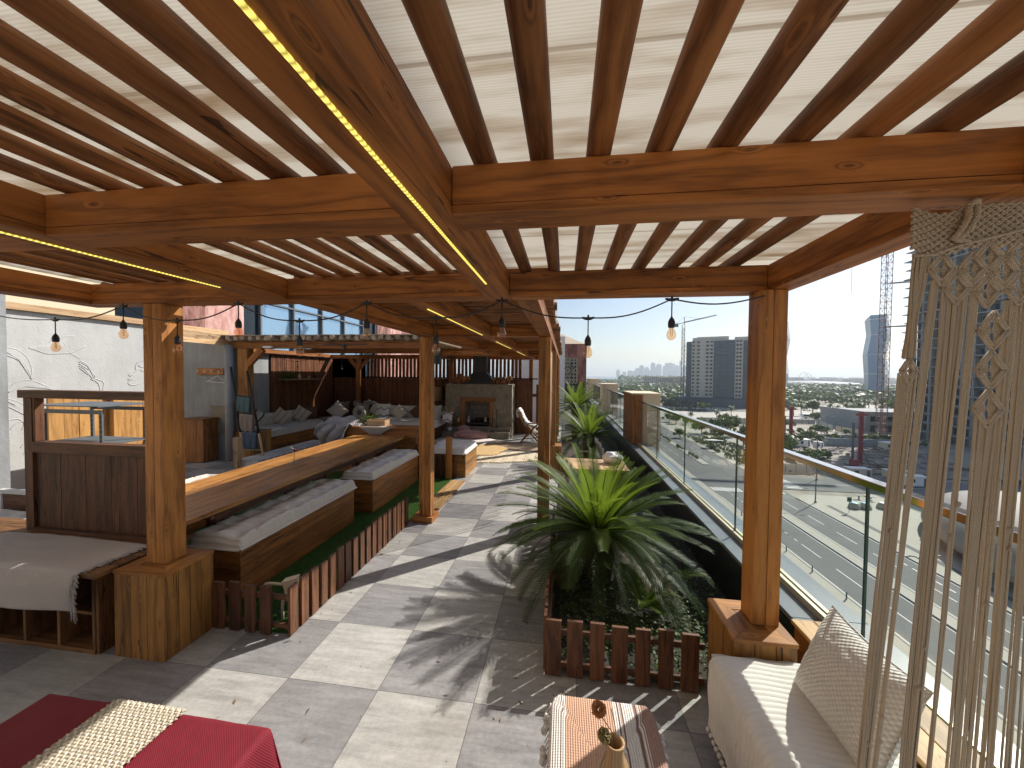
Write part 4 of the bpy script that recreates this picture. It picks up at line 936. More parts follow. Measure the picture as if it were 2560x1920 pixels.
# ---- macrame curtain
def macrame():
    t = thing('macrame_curtain', 'cream macrame curtain of knotted cords hanging from the beam at the right', 'curtain'); Y = -.95
    def topz(x): return 2.385-.02*math.sin(max(0, min(1, (x-2.62)/.12))*math.pi)+.02*max(0, (x-2.75))
    # woven header net
    net = MB(); xs = [2.615+.0105*i for i in range(36)]
    for j in range(13):
        for i in range(len(xs)-1):
            z = topz(xs[i])-.0085*j; a = (i+j) % 2
            p = Vector((xs[i], Y-.003*(1 if a else -1), z)); q = Vector((xs[i+1], Y+.003*(1 if a else -1), topz(xs[i+1])-.0085*(j+(1 if a else 0)-.5)))
            net.tube([p, (p+q)/2+Vector((0, -.003, 0)), q], .0047, 6, False, t=RND.random())
    mk('woven_header', net, 'cord', t)
    def rope(pts, r_, par=t, nm='rope', tw=.02):
        mb = MB(); P = [Vector(p) for p in pts]; n = len(P)*6; C_ = []
        for i in range(n+1):
            s_ = i/n*(len(P)-1); k = min(len(P)-2, int(s_)); C_.append(P[k].lerp(P[k+1], s_-k))
        for ph in (0, 2.09, 4.19): mb.tube([c+Vector((math.cos(i*1.1+ph), math.sin(i*1.1+ph), 0.6*math.sin(i*1.1+ph)))*r_*.55 for i, c in enumerate(C_)], r_*.62, 5)
        return mk(nm, mb, 'cord', par)
    rope([(2.617, Y-.006, 2.262), (2.66, Y-.006, 2.262), (2.72, Y-.006, 2.285), (2.80, Y-.006, 2.305), (2.90, Y-.006, 2.33), (3.0, Y-.006, 2.35)], .006, nm='binding_rope')
    for dx in (0, .018): rope([(2.735+dx, Y-.012, 2.385), (2.728+dx, Y-.018, 2.35), (2.71+dx, Y-.018, 2.315), (2.700+dx*.6, Y-.016, 2.300), (2.712+dx, Y-.016, 2.292)], .007, nm='hanging_loop')
    rope([(2.735, Y-.012, 2.385), (2.745, Y-.02, 2.397), (2.753, Y-.012, 2.385)], .007, nm='hanging_loop')
    rope([(2.615, Y, topz(2.615)), (2.68, Y, topz(2.68)), (2.76, Y, topz(2.76)), (2.88, Y, topz(2.88)), (3.0, Y, topz(3.0))], .0045, nm='top_rope')
    # diamonds: thick diagonal knotted ridges with fine inner cords
    def diamond(cx, cz, hw, hh, par):
        mb = MB()
        for k in range(2):
            o = k*.0085
            for sx in (-1, 1):
                mb.tube([(cx, Y-.004, cz+hh-o*1.4), (cx+sx*(hw-o), Y-.004, cz)], .0040, 6, t=RND.random()); mb.tube([(cx+sx*(hw-o), Y-.004, cz), (cx, Y-.004, cz-hh+o*1.4)], .0040, 6, t=RND.random())
        for k in range(6):
            f_ = .80-.13*k
            for sx in (-1, 1):
                mb.tube([(cx+sx*.006, Y, cz+hh*f_*.9), (cx+sx*hw*f_*.75, Y+.001, cz+hh*.25*f_), (cx+sx*hw*f_*.75, Y+.001, cz-hh*.25*f_), (cx+sx*.006, Y, cz-hh*f_*.9)], .0024, 5, t=RND.random())
        mk('diamond_knot', mb, 'cord', par)
    for cx, cz in ((2.685, 2.225), (2.72, 2.175), (2.755, 2.225), (2.79, 2.255), (2.825, 2.215), (2.86, 2.26), (2.79, 2.165), (2.86, 2.17), (2.895, 2.22), (2.93, 2.27), (2.93, 2.17)): diamond(cx, cz, .033, .044, t)
    for cx, cz in ((2.808, 2.062), (2.806, 1.96), (2.803, 1.858)): diamond(cx, cz, .036, .051, t)
    diamond(2.618, 1.956, .020, .034, t)
    # cords between the knots and down to the floor, gathered slightly toward the left
    def cords(x0, x1, z0, zs, n, xb0, xb1, zb, nm='cord_bundle', knots=0, yb=-.95):
        mb = MB(); s0 = RND.uniform(0, 99)
        for i in range(n):
            k = i/(n-1) if n > 1 else .5; a = Vector((x0+(x1-x0)*k, Y+RND.uniform(-.003, .003), z0+(zs-z0)*abs(k-.5)*2)); e = Vector((xb0+(xb1-xb0)*k, yb+RND.uniform(-.012, .012), zb)); P = []
            for j in range(15):
                q = j/14; p = a.lerp(e, q); pin = min(1, q*2.2)*.38+.12*math.sin(q*9+s0)*min(1, q*3); mid = a.lerp(e, q).x; c = (x0+x1)/2*(1-q)+(xb0+xb1)/2*q
                p.x = p.x+(c-p.x)*pin+.0022*noise.noise((q*7+s0, i*.4, 0))+.004*noise.noise((q*2.2+s0, 0, 3)); P.append(p)
            mb.tube(P, .0030*RND.uniform(.85, 1.15), 5, False, t=RND.random())
        o = mk(nm, mb, 'cord', t)
        for _ in range(knots):
            q = RND.uniform(.15, .8); c = Vector(((x0+x1)/2*(1-q)+(xb0+xb1)/2*q+RND.uniform(-.006, .006), Y-.005, z0*(1-q)+zb*q)); mk('knot', MB().ball(c, .0065, .006, .008, 8, 6, jit=.3), 'cord', o)
    zb = .10
    cords(2.620, 2.660, 2.262, 2.262, 9, 2.60, 2.635, 1.99)
    cords(2.597, 2.637, 1.925, 1.95, 9, 2.475, 2.515, zb, knots=2)
    cords(2.664, 2.682, 2.20, 2.195, 5, 2.515, 2.53, zb, knots=3)
    cords(2.690, 2.750, 2.150, 2.175, 14, 2.60, 2.645, zb, knots=2)
    cords(2.758, 2.775, 2.20, 2.16, 6, 2.66, 2.675, zb, knots=2)
    cords(2.780, 2.826, 1.815, 1.85, 12, 2.71, 2.745, zb, knots=1)
    cords(2.836, 2.862, 2.14, 2.14, 9, 2.755, 2.785, zb, knots=2)
    cords(2.868, 2.895, 2.14, 2.15, 9, 2.80, 2.83, zb, knots=2)
    cords(2.905, 2.94, 2.13, 2.15, 10, 2.85, 2.88, zb, knots=1)
    cords(2.955, 2.99, 2.28, 2.28, 9, 2.90, 2.93, zb)
    
macrame()
t = thing('macrame_curtain', 'second macrame curtain seen edge-on between the two posts of the far pergola', 'curtain')
for k in range(26):
    y = 3.15+k*.07; zb = .72+.12*noise.noise((k*.5, 0, 0)); mb = MB(); mb.tube([(1.46, y, 2.39), (1.465+.01*math.sin(k), y+.01, 1.5), (1.46, y+.015*math.sin(k*2), zb)], .009, 5); mk('cord_bundle', mb, 'cord', t)

# ---- string lights
def string_lights(label, pts, y, z_hi, sc=1.0):
    t = thing('string_lights', label, 'string lights'); mb = MB(); P = []
    for i in range(len(pts)-1):
        (xa, za), (xb, zb) = pts[i], pts[i+1]; n = 12
        for k in range(n):
            q = k/n; lo, hi = (za, zb) if za < zb else (zb, za); sag = -.035*math.sin(math.pi*q)
            P.append((xa+(xb-xa)*q, y, za+(zb-za)*q+sag))
    P.append((pts[-1][0], y, pts[-1][1])); mb.tube(P, .0042, 6); mk('cable', mb, 'black', t)
    for x, z in pts[1:-1]:
        o = mk('socket', MB().lathe((x, y, z-.155), [(.0165, 0), (.0185, .012), (.0185, .03), (.013, .045), (.006, .055), (.0045, .06)], 14).tube([(x, y, z-.10), (x, y, z-.01)], .0035, 6).tube([(x-.035, y, z+.002), (x-.012, y, z-.004), (x+.012, y, z-.004), (x+.035, y, z+.002)], [.005, .009, .009, .005], 8).tube([(x, y, z), (x, y, z+.016)], .006, 6), 'black', t)
        mk('bulb_glass', MB().lathe((x, y, z-.155), [(.012, 0), (.017, -.012), (.0235, -.028), (.0255, -.042), (.022, -.056), (.012, -.066), (.003, -.069)], 16, cap=False), 'bulb', o)
        mk('filament', MB().tube([(x-.004, y, z-.157), (x-.006, y, z-.195), (x+.001, y, z-.202), (x+.006, y, z-.195), (x+.004, y, z-.157)], .0012, 5), 'brass', o)
    return t
string_lights('black cable of clear bulbs hanging along the beam across the view', [(-2.6, 2.39), (-1.81, 2.285), (-1.25, 2.372), (-.83, 2.27), (-.375, 2.372), (.055, 2.258), (.505, 2.362), (.945, 2.268), (1.34, 2.362), (1.83, 2.255), (2.275, 2.352), (2.74, 2.36)], .045, 2.37)
string_lights('further cable of bulbs strung under the far pergola by the fireplace', [(-1.9, 2.2), (-1.3, 2.36), (-.9, 2.28), (.1, 2.36), (.6, 2.30), (1.4, 2.36)], 7.3, 2.4)
string_lights('cable of bulbs hung inside the covered lounge', [(-5.4, 2.3), (-4.9, 2.2), (-4.3, 2.36), (-3.7, 2.22), (-2.9, 2.33), (-2.4, 2.24), (-1.7, 2.36)], 6.4, 2.4)
def spk(x, y, z, label):
    t = thing('hanging_speaker', label, 'speaker'); mk('body', MB().lathe((x, y, z), [(.05, 0), (.052, .01), (.052, .15), (.05, .16)], 20), 'black', t); mk('bracket', MB().tube([(x, y, z+.16), (x, y, 2.40)], .008, 6), 'black', t)
spk(.13, 2.40, 2.055, 'small black cylinder speaker hanging beside the middle post'); spk(-1.62, 7.38, 2.17, 'black box speaker hanging under the far pergola left of the chimney')

# ================================================================== COVERED LOUNGE (pavilion)
RND.seed(21)
t = thing('lounge_pavilion', 'timber lounge shelter with a log and mat roof over the corner sofa', 'pavilion')
mk('front_beam', B(-5.45, -.90, 5.06, 5.19, 2.43, 2.575, g=0), 'beam', t, bevel=.004); mk('front_beam', B(-5.35, -1.95, 6.9, 7.0, 2.43, 2.54, g=0), 'beam', t, bevel=.004)
mk('back_beam', B(-6.3, -1.95, 9.62, 9.75, 2.40, 2.53, g=0), 'beam', t, bevel=.004); mk('side_beam', B(-6.28, -6.15, 5.35, 9.6, 2.43, 2.54, g=1), 'beam', t)
mk('post', B(-5.29, -5.05, 5.07, 5.24, .62, 2.428), 'post', t, bevel=.005); mk('post', B(-5.24, -5.10, 9.6, 9.72, 0, 2.4), 'post', t, bevel=.004); mk('post', B(-1.06, -.93, 5.07, 5.19, 0, 2.43), 'post', t, bevel=.004)
def brace(x0, z0, x1, z1, y, w=.10):
    a = math.atan2(z1-z0, x1-x0); L = math.hypot(x1-x0, z1-z0); m = Matrix.Translation((x0, y, z0)) @ Matrix.Rotation(-a, 4, 'Y'); mk('brace', MB().box(0, L, -.045, .045, -w/2, w/2, g=0, mat=m), 'beam', t, bevel=.004)
brace(-5.08, 2.08, -4.72, 2.42, 5.12, .13); brace(-5.14, 2.06, -4.85, 2.38, 9.66); brace(-5.2, 2.06, -5.49, 2.38, 9.66)
for k in range(26):
    x = -5.35+k*.172+RND.uniform(-.02, .02); y0 = 4.86+RND.uniform(-.05, .05)+(.06 if k % 2 else 0)
    log(t, (x, y0, 2.63+(.012 if k % 2 == 0 else 0)), (x+RND.uniform(-.03, .03), 9.9, 2.63), RND.uniform(.045, .055), 'roof_log', 'roofend', seg=10)
mk('roof_mat', MB().grid(30, 6, lambda a, b_: Vector((-5.6+4.6*a, 4.9+5.2*b_, 2.70+.012*noise.noise((a*22, b_*6, 0)))), lambda a, b_: (a*4, b_*4)), 'roofend', t, solid=.02)
mk('awning_arm', MB().box(-3.28, -2.30, 5.03, 5.055, 2.50, 2.52).box(-2.82, -2.77, 5.02, 5.055, 2.40, 2.50), 'black', t)
mk('small_lamp', B(-4.62, -4.42, 5.0, 5.055, 2.44, 2.475), 'white', t)
t = thing('box_plinth', 'timber box under the corner post of the lounge shelter, beside the ladder', 'plinth')
mk('side_boards', planks(MB(), -5.52, -4.93, 5.08, 5.10, 0, .60, 0, 4, 2), 'plinth', t, bevel=.003); mk('side_boards', planks(MB(), -4.95, -4.93, 5.101, 5.58, 0, .60, 1, 3, 2), 'plinth', t); mk('cap', B(-5.54, -4.91, 5.06, 5.6, .602, .62), 'bench', t, bevel=.003)
t = thing('slatted_wall', 'dark red-brown vertical slat wall with a shelf at the left of the lounge', 'wall')
for k in range(38): mk('slat', B(-6.30, -6.25+RND.uniform(-.004, .004), 7.12+k*.072, 7.12+k*.072+.058, .02, 2.42, g=2), 'slat', t)
mk('backing', B(-6.34, -6.303, 7.1, 9.97, 0, 2.43), 'old', t); mk('shelf', B(-6.245, -6.02, 7.35, 9.0, 1.70, 1.73, g=1), 'pale', t)
tag(mk('trailing_plant', (lambda mb: [mb.face([mb.b.verts.new(p+Vector((RND.uniform(-.03, .03), RND.uniform(-.03, .03), RND.uniform(-.03, .03)))) for _ in range(3)], None, RND.random()) for p in [Vector((-6.1+RND.gauss(0, .05), 7.62+RND.gauss(0, .15), 1.80+RND.gauss(0, .08))) for _ in range(600)]] and mb)(MB()), 'fern'), 'dark bushy plant on the slatted wall shelf', 'plant')
for i, (y, r_, h, m, lb) in enumerate(((8.05, .045, .16, 'cream', 'cream bottle on the slatted wall shelf'), (8.45, .05, .09, 'brass', 'small brass clock on the slatted wall shelf'), (8.75, .05, .14, 'black', 'black jar near the end of the slatted wall shelf'))):
    tag(mk('shelf_ornament', MB().lathe((-6.12, y, 1.731), [(r_*.8, 0), (r_, h*.3), (r_*.9, h*.6), (r_*.4, h*.8), (r_*.45, h)], 14), m), lb, 'ornament')
t = thing('slatted_wall', 'back slat wall of the terrace, solid below a rail and open to the light above', 'wall')
for k in range(int(8.2/.088)):
    x = -6.25+k*.088
    if x > .62: break
    if abs(x+.93) < 1.1 and False: continue
    z1 = 1.76; mk('slat', B(x, x+.074, 9.92, 9.945+RND.uniform(-.004, .004), .0, z1, g=2), 'slat', t)
mk('lower_backing', B(-5.1, .60, 9.948, 9.955, 0, 1.76), 'old', t); mb = MB(); k = 0; x = -5.02
while x < .30:
    m = Matrix.Translation((x, 9.93, 1.80)) @ Matrix.Rotation(RND.uniform(-.02, .02), 4, 'Y'); mk('open_slat', MB().box(0, .088, 0, .02, 0, .66, g=2, mat=m), 'slat', t); x += .128; mk('rail', B(-5.1, .85, 9.89, 9.955, 1.762, 1.80, g=0), 'slat', t); mk('dark_panel', B(-6.302, -5.1, 9.946, 9.965, 0, 2.45), 'slat', t)
for x in (-2.0, .62): mk('post', B(x-.06, x+.06, 9.956, 10.05, 0, 2.4), 'post', t)
for x in (.80, .98, 1.16): mk('slat', B(x, x+.10, 9.92, 9.945, .0, 1.6, g=2), 'slat', t)
mk('rail', B(.63, 1.38, 9.95, 9.97, 1.2, 1.3, g=0), 'slat', t)
tag(mk('white_wall', B(-.3, 1.7, 12.5, 12.6, 0, 3.4), 'white'), 'bright white wall seen beyond the open end of the slat fence', 'wall')
# ---- corner sofa
t = thing('corner_sofa', 'long L-shaped built-in sofa with beige mattresses in the lounge', 'sofa')
mk('base', planks(MB(), -5.37, -5.35, 5.75, 8.1, .01, .34, 2, 3, 1), 'bench', t, bevel=.002); mk('base', planks(MB(), -5.35, -1.95, 8.10, 8.12, .01, .34, 2, 3, 0), 'bench', t, bevel=.002)
mk('base', B(-6.2, -5.372, 5.75, 9.6, .01, .335), 'bench', t); mk('base', B(-5.37, -1.96, 8.122, 9.6, .01, .335), 'old', t); mk('end_board', B(-6.2, -5.355, 5.72, 5.745, .01, .36), 'bench', t)
G2 = 'sofa mattresses'
mattress(-6.22, -5.30, 5.78, 8.05, .345, .15, 'sofa', 'seat_mattress', 'beige seat mattress on the left arm of the corner sofa', 'cushion', 1, 3)
mattress(-5.9, -4.0, 8.06, 9.25, .345, .14, 'mauve', 'seat_mattress', 'mauve-brown seat mattress in the corner of the lounge sofa', 'cushion', 2, 1)
mattress(-4.0, -2.0, 8.06, 9.25, .345, .16, 'sofalight', 'seat_mattress', 'pale seat mattress along the back of the lounge sofa', 'cushion', 3, 1)
mattress(-5.95, -5.22, 5.74, 6.25, .50, .07, 'sofalight', 'folded_blanket', 'folded cream quilt on the near end of the corner sofa', 'blanket', 3, 3)
pillow('back_cushion', 'grey-beige back cushion along the slatted wall', (-6.10, 7.0, .66), 2.3, .40, .20, rad(90), rad(12), 'sofa', 'sofa back cushions', n=22)
pillow('back_cushion', 'white back cushion along the open slat wall', (-3.45, 9.30, .70), 2.0, .42, .20, 0, rad(-12), 'sofalight', 'sofa back cushions', n=22)
pillow('back_cushion', 'green-grey back cushion at the right end of the sofa', (-2.15, 9.35, .72), .75, .40, .18, 0, rad(-12), 'greycush', 'sofa back cushions', n=16)
for c, s_, rz, roll, m, lb in (((-5.98, 6.3, .74), .50, 60, 38, 'stripecush', 'boldly black-striped cushion at the near left of the lounge sofa'), ((-5.92, 7.05, .70), .46, 55, 40, 'tancush', 'tan and cream striped cushion, second along the left wall'),
    ((-5.85, 7.75, .70), .46, 50, 35, 'tancush', 'sand striped cushion, third along the left wall in a streak of sun'), ((-5.85, 8.15, .72), .42, 60, 0, 'browncush', 'dark brown cushion tucked behind the third striped one'),
    ((-5.35, 8.75, .73), .50, 20, 45, 'creamcush', 'cream diamond-set cushion in the sofa corner'), ((-5.5, 9.2, .76), .50, 10, 0, 'mauve', 'mauve square cushion in the sofa corner'), ((-4.75, 9.10, .72), .52, 5, 0, 'greycush', 'large taupe cushion behind the ring-shaped one'),
    ((-4.30, 9.2, .75), .40, 0, 25, 'creamcush', 'cream fluffy cushion beside the zigzag one'), ((-3.95, 8.95, .74), .50, -3, 0, 'zigzag', 'white cushion with black zigzag lines by the lounge post'),
    ((-3.45, 9.05, .68), .42, 0, 42, 'creamcush', 'cream diamond-set cushion right of the lounge post'), ((-2.82, 9.05, .71), .46, 0, 45, 'browncush', 'dark brown diamond-set cushion on the white sofa back'), ((-2.25, 9.02, .68), .42, 0, 38, 'creamcush', 'oat-coloured cushion right of the brown diamond one'),
    ((-1.78, 8.75, .62), .36, -12, 0, 'zigzag', 'small white cushion with black zigzags at the right end of the sofa')):
    pillow('throw_pillow', lb, c, s_, s_*.95, .16, rad(rz), rad(-14 if rz < 30 else 14), m, 'scatter cushions on the lounge sofa', roll=rad(roll), n=18)
tag(mk('ring_cushion', (lambda mb: mb.grid(24, 12, lambda a, b_: Vector((-4.72+(.15+.075*math.cos(b_*6.2832))*math.cos(a*6.2832), 8.93+.07*math.sin(b_*6.2832), .66+(.15+.075*math.cos(b_*6.2832))*math.sin(a*6.2832)))))(MB()), 'creamcush'), 'ring-shaped cream cushion in the middle of the lounge sofa', 'cushion')
tag(mk('lumpy_cushion', MB().ball((-4.5, 9.2, .98), .20, .10, .07, 14, 8, jit=.6), 'greycush'), 'bone-shaped grey cushion on top of the sofa back', 'cushion')
tag(mk('woven_pot', MB().lathe((-5.1, 9.45, .82), [(.10, 0), (.13, .06), (.12, .15), (.08, .19)], 16), 'furbeige'), 'round woven pot behind the sofa corner cushions', 'pot')
pillow('large_cushion', 'big crumpled beige cushion beside the hearth', (-2.35, 8.98, .66), .62, .60, .26, 0, rad(-10), 'sofa')
tag(mk('sofa_end_box', B(-2.62, -2.02, 8.3, 9.5, 0, .36), 'slat'), 'dark low box carrying the big crumpled cushion beside the hearth', 'box')
# ---- console box with things on it
t = thing('console_box', 'long timber box console behind the far end of the dining table', 'console')
mk('front_boards', planks(MB(), -3.05, -1.085, 4.66, 4.68, .008, .86, 2, 5, 0), 'bench', t, bevel=.002); mk('end_board', planks(MB(), -1.105, -1.085, 4.681, 5.04, .008, .86, 2, 5, 1), 'bench', t)
mk('top_board', B(-3.07, -1.07, 4.64, 5.045, .862, .885, g=0), 'bench', t, bevel=.003); mk('ledge', B(-2.3, -1.28, 4.56, 4.655, .70, .755, g=0), 'bench', t, bevel=.003); mk('back_board', B(-3.05, -1.11, 5.02, 5.04, .01, .86), 'bench', t)
tag(mk('papers', MB().box(-2.66, -2.28, 4.72, 4.92, .886, .90, mat=None).box(-2.6, -2.35, 4.75, 4.95, .9015, .915), 'white'), 'stack of white papers on the console box', 'papers')
t = thing('wooden_crate', 'small timber crate on the console box', 'crate'); mk('side_boards', MB().box(-2.16, -1.78, 4.80, 4.815, .886, 1.0, g=0).box(-2.16, -1.78, 4.985, 5.0, .886, 1.0, g=0).box(-2.16, -2.145, 4.816, 4.984, .886, 1.0).box(-1.795, -1.78, 4.816, 4.984, .886, 1.0), 'pale', t)
mb = MB(); mb.grid(12, 12, lambda a, b_: Vector((-2.25+.72*a*(1-b_)+.36*b_, 4.63-.02*b_ if b_ > .02 else 4.66, .892-.20*b_)) if b_ > 0 else Vector((-2.25+.72*a, 4.78, .892)), lambda a, b_: (a*.7, b_*.3)); tag(mk('triangle_cloth', mb, 'greycush', None, solid=.004), 'grey cloth corner hanging in a triangle over the console front', 'cloth')
mb = MB()
for _ in range(500):
    p = Vector((-2.22+RND.gauss(0, .07), 4.93+RND.gauss(0, .05), 1.0+RND.gauss(0, .05))); mb.face([mb.b.verts.new(p+Vector((RND.uniform(-.02, .02), RND.uniform(-.02, .02), RND.uniform(-.02, .02)))) for _ in range(3)], None, RND.random())
t = thing('potted_plant', 'small green potted plant at the middle of the console box', 'plant'); mk('leaves', mb, 'fern', t); mk('pot', MB().lathe((-2.22, 4.93, .886), [(.04, 0), (.05, .06)], 12), 'cream', t)
def grey_throw():
    mb = MB()
    def fn(a, b_):
        x = -3.05+.62*a+.05*math.sin(b_*6); d = b_*1.0; s0 = .07*math.sin(a*9+b_*3)+.05*noise.noise((a*4, b_*5, 1))
        if d < .35: y = 5.0-d*.9; z = .90+.16*math.sin(math.pi*(a*.8+.1))*math.sin(math.pi*min(1, d/.35*.9+.1))+s0*.6
        else: y = 4.66-.05-abs(s0)-.05*math.sin((d-.35)*5); z = .93-(d-.35)*.82*(.55+.6*a if a < .8 else 1.0)+.03*math.sin(a*14)
        return Vector((x, y, z))
    mb.grid(40, 50, fn, lambda a, b_: (a*.9, b_*1.1)); tag(mk('grey_blanket', mb, 'greythrow', None, solid=.012), 'rumpled grey-beige quilted blanket draped over the console box', 'blanket')
grey_throw()
# ---- box seat by post M
box_bench(-.84, -.10, 4.62, 5.5, .42, 'short timber box seat behind the small dark picket fence', mat='plinth')
mattress(-.83, -.10, 4.60, 5.52, .425, .10, 'sofalight', 'seat_cushion', 'plain white box cushion on the short seat behind the dark picket fence', 'cushion', 1, 1)
tag(mk('box_step', planks(MB(), -1.04, -.80, 4.60, 5.0, .01, .60, 2, 3, 0), 'plinth'), 'narrow timber box between the console and the white box cushion', 'box')
t = thing('door_mat', 'worn striped timber duckboard at the edge of the turf behind the middle post', 'mat')
mk('slats', planks(MB(), -.30, -.02, 2.95, 4.35, .004, .024, 0, 3, 1, gap=.02), 'ledgew', t)
# ---- ladder with blankets
t = thing('blanket_ladder', 'dark ladder with pale feet leaning at the lounge corner, holding folded blankets', 'ladder')
a0, a1 = Vector((-4.86, 5.00, 0)), Vector((-5.38, 4.98, 2.03)); b0, b1 = Vector((-4.80, 5.50, 0)), Vector((-5.30, 5.02+.28, 2.05))
a0, a1, b0, b1 = Vector((-4.93, 4.86, 0)), Vector((-5.36, 4.98, 2.03)), Vector((-4.58, 4.98, 0)), Vector((-5.02, 5.03, 1.95))
for p, q in ((a0, a1), (b0, b1)):
    m_ = p.lerp(q, .32); mk('rail', MB().tube([m_, q], .022, 8), 'black', t); mk('foot', MB().tube([p, m_-(q-p)*.001], .0225, 8), 'pale', t)
for k in (.14, .33, .52, .70): mk('rung', MB().tube([a0.lerp(a1, k), b0.lerp(b1, k)], .014, 8), 'pale' if k < .2 else 'black', t)
def hang(k, h, m, label):
    A, B_ = a0.lerp(a1, k), b0.lerp(b1, k); mb = MB()
    def fn(a, b_):
        p = A.lerp(B_, .12+.76*a); z = p.z+.02-h*abs(b_*2-1)*1.0; off = .02+.015*math.sin(a*16)*abs(b_*2-1)+.02*abs(b_*2-1); return Vector((p.x+.01, p.y-(off if b_ < .5 else -off), z))
    mb.grid(20, 20, fn, lambda a, b_: (a*.3, b_*h*2)); tag(mk('folded_blanket', mb, m, None, solid=.018), label, 'blanket', 'blankets on the ladder')
hang(.70, .34, 'teal', 'teal knitted blanket on the top rung of the ladder'); hang(.52, .42, 'furbeige', 'beige fleece blanket on the middle rung of the ladder'); hang(.33, .38, 'denim', 'blue-grey blanket on the lower rung of the ladder')
# ---- white pallet
t = thing('pallet_bench', 'white painted slatted pallet bench behind the dining table', 'bench')
for k in range(4): mk('slat', B(-4.86+.13*k, -4.86+.13*k+.085, 4.60, 6.9, .13, .15, g=1), 'whitew', t, bevel=.003)
for y in [4.62+.19*k for k in range(12)]: mk('block', B(-4.86, -4.39, y, y+.06, .0, .128), 'whitew', t)
# ================================================================== FIREPLACE
t = thing('fireplace', 'rough stone fireplace with a timber mantel and stepped hearth at the end of the terrace', 'fireplace')
def rough(mb, x0, x1, y0, y1, z0, z1, amp=.012, res=.06):
    def q(fn, nu, nv): mb.grid(max(1, nu), max(1, nv), lambda a, b_: (lambda p: p+Vector((1, 1, 1))*amp*noise.noise(p*9)+Vector((1, 1, 1))*amp*.5*noise.noise(p*27))(fn(a, b_)), None)
    nx, ny, nz = int((x1-x0)/res), int((y1-y0)/res), int((z1-z0)/res)
    q(lambda a, b_: Vector((x0+(x1-x0)*a, y0, z0+(z1-z0)*b_)), nx, nz); q(lambda a, b_: Vector((x1, y0+(y1-y0)*a, z0+(z1-z0)*b_)), ny, nz); q(lambda a, b_: Vector((x0, y1-(y1-y0)*a, z0+(z1-z0)*b_)), ny, nz); q(lambda a, b_: Vector((x0+(x1-x0)*a, y0+(y1-y0)*b_, z1)), nx, ny)
mb = MB(); rough(mb, -1.98, -1.352, 9.18, 9.78, 0, 1.61); mk('wall', mb, 'stucco', t)
mb = MB(); rough(mb, -.568, .12, 9.18, 9.78, 0, 1.61); mk('wall', mb, 'stucco', t); mb = MB(); rough(mb, -1.352, -.568, 9.18, 9.78, 1.10, 1.61); mk('wall', mb, 'stucco', t)
mk('firebox', MB().box(-1.35, -.57, 9.70, 9.77, .3, 1.1).box(-1.35, -.57, 9.19, 9.69, .36, .41), 'hood', t)
bk = MB()
for i in range(4):
    for j in range(4): bk.box(-1.34+.2*j-(.1 if i % 2 else 0), -1.34+.2*j+.185-(.1 if i % 2 else 0), 9.685, 9.699, .43+.17*i, .59+.17*i)
mk('firebricks', bk, 'rubble', t)
mk('mantel', MB().box(-1.49, -.37, 9.12, 9.20, 1.075, 1.19, g=0).box(-1.46, -1.355, 9.13, 9.20, .31, 1.073, g=2).box(-.565, -.46, 9.13, 9.20, .31, 1.073, g=2), 'bench', t, bevel=.005)
mb = MB(); rough(mb, -1.99, .11, 8.98, 9.19, 0, .31, .01); mk('hearth_step', mb, 'stucco', t); mb = MB(); rough(mb, -2.0, .10, 8.78, 8.98, 0, .19, .01); mk('hearth_step', mb, 'stucco', t)
mb = MB(); A_ = [(-1.49, 9.22, 1.612), (-.40, 9.22, 1.612), (-.40, 9.72, 1.612), (-1.49, 9.72, 1.612)]; B_ = [(-1.15, 9.36, 1.97), (-.72, 9.36, 1.97), (-.72, 9.64, 1.97), (-1.15, 9.64, 1.97)]; C_ = [(x, y, 3.3) for x, y, z in B_]
for P, Q in ((A_, B_), (B_, C_)):
    for k in range(4): mb.quad([P[k], P[(k+1) % 4], Q[(k+1) % 4], Q[k]])
mk('hood', mb, 'hood', t)
for i, x in enumerate((-1.10, -.93, -.76)): tag(mk('firewood', MB().tube([(x-.06, 9.35, .45+.03*i), (x+.1, 9.6, .50)], .04, 8), 'old'), ('left', 'middle', 'right')[i]+' log of the three in the fireplace', 'log')
for cx, n, lb in ((-1.52, 9, 'left'), (-.28, 8, 'right')):
    for k in range(n):
        r_ = RND.uniform(.05, .075); x = cx+((k % 4)-1.5)*.135+RND.uniform(-.02, .02)+.06*(k//4); z = 1.615+r_+.11*(k//4)
        tag(mk('firewood', MB().tube([(x, 9.24, z), (x+RND.uniform(-.02, .02), 9.55, z)], r_, 9), 'log'), 'split round log in the heap on the fireplace top %s of the hood' % lb, 'log', 'firewood heap %s of the hood' % lb)
tag(mk('brass_cylinder', MB().lathe((-1.53, 9.06, .312), [(.06, 0), (.062, .26), (.05, .27)], 16), 'brass'), 'tall brass cylinder left of the fire opening', 'vase')
def firetool(x, y, z, h, lb):
    tag(mk('fire_tool', MB().tube([(x, y, z+.01), (x, y, z+h)], .008, 8).ball((x, y, z+h), .02).lathe((x, y, z), [(.06, 0), (.05, .02), (.01, .025)], 12), 'black'), lb, 'fire tool')
firetool(-1.66, 9.05, .31, .50, 'black iron fire tool stand left of the fire opening'); firetool(-.33, 9.05, .31, .52, 'black iron fire tool against the right mantel jamb'); firetool(-.42, 8.86, .19, .42, 'shorter black iron stand on the lower right hearth step')
t = thing('pampas_vase', 'dried pampas stems in a small white pot on the left of the hearth', 'plant'); mk('pot', MB().lathe((-1.75, 8.88, .19), [(.05, 0), (.065, .05), (.06, .10)], 14), 'white', t)
mb = MB()
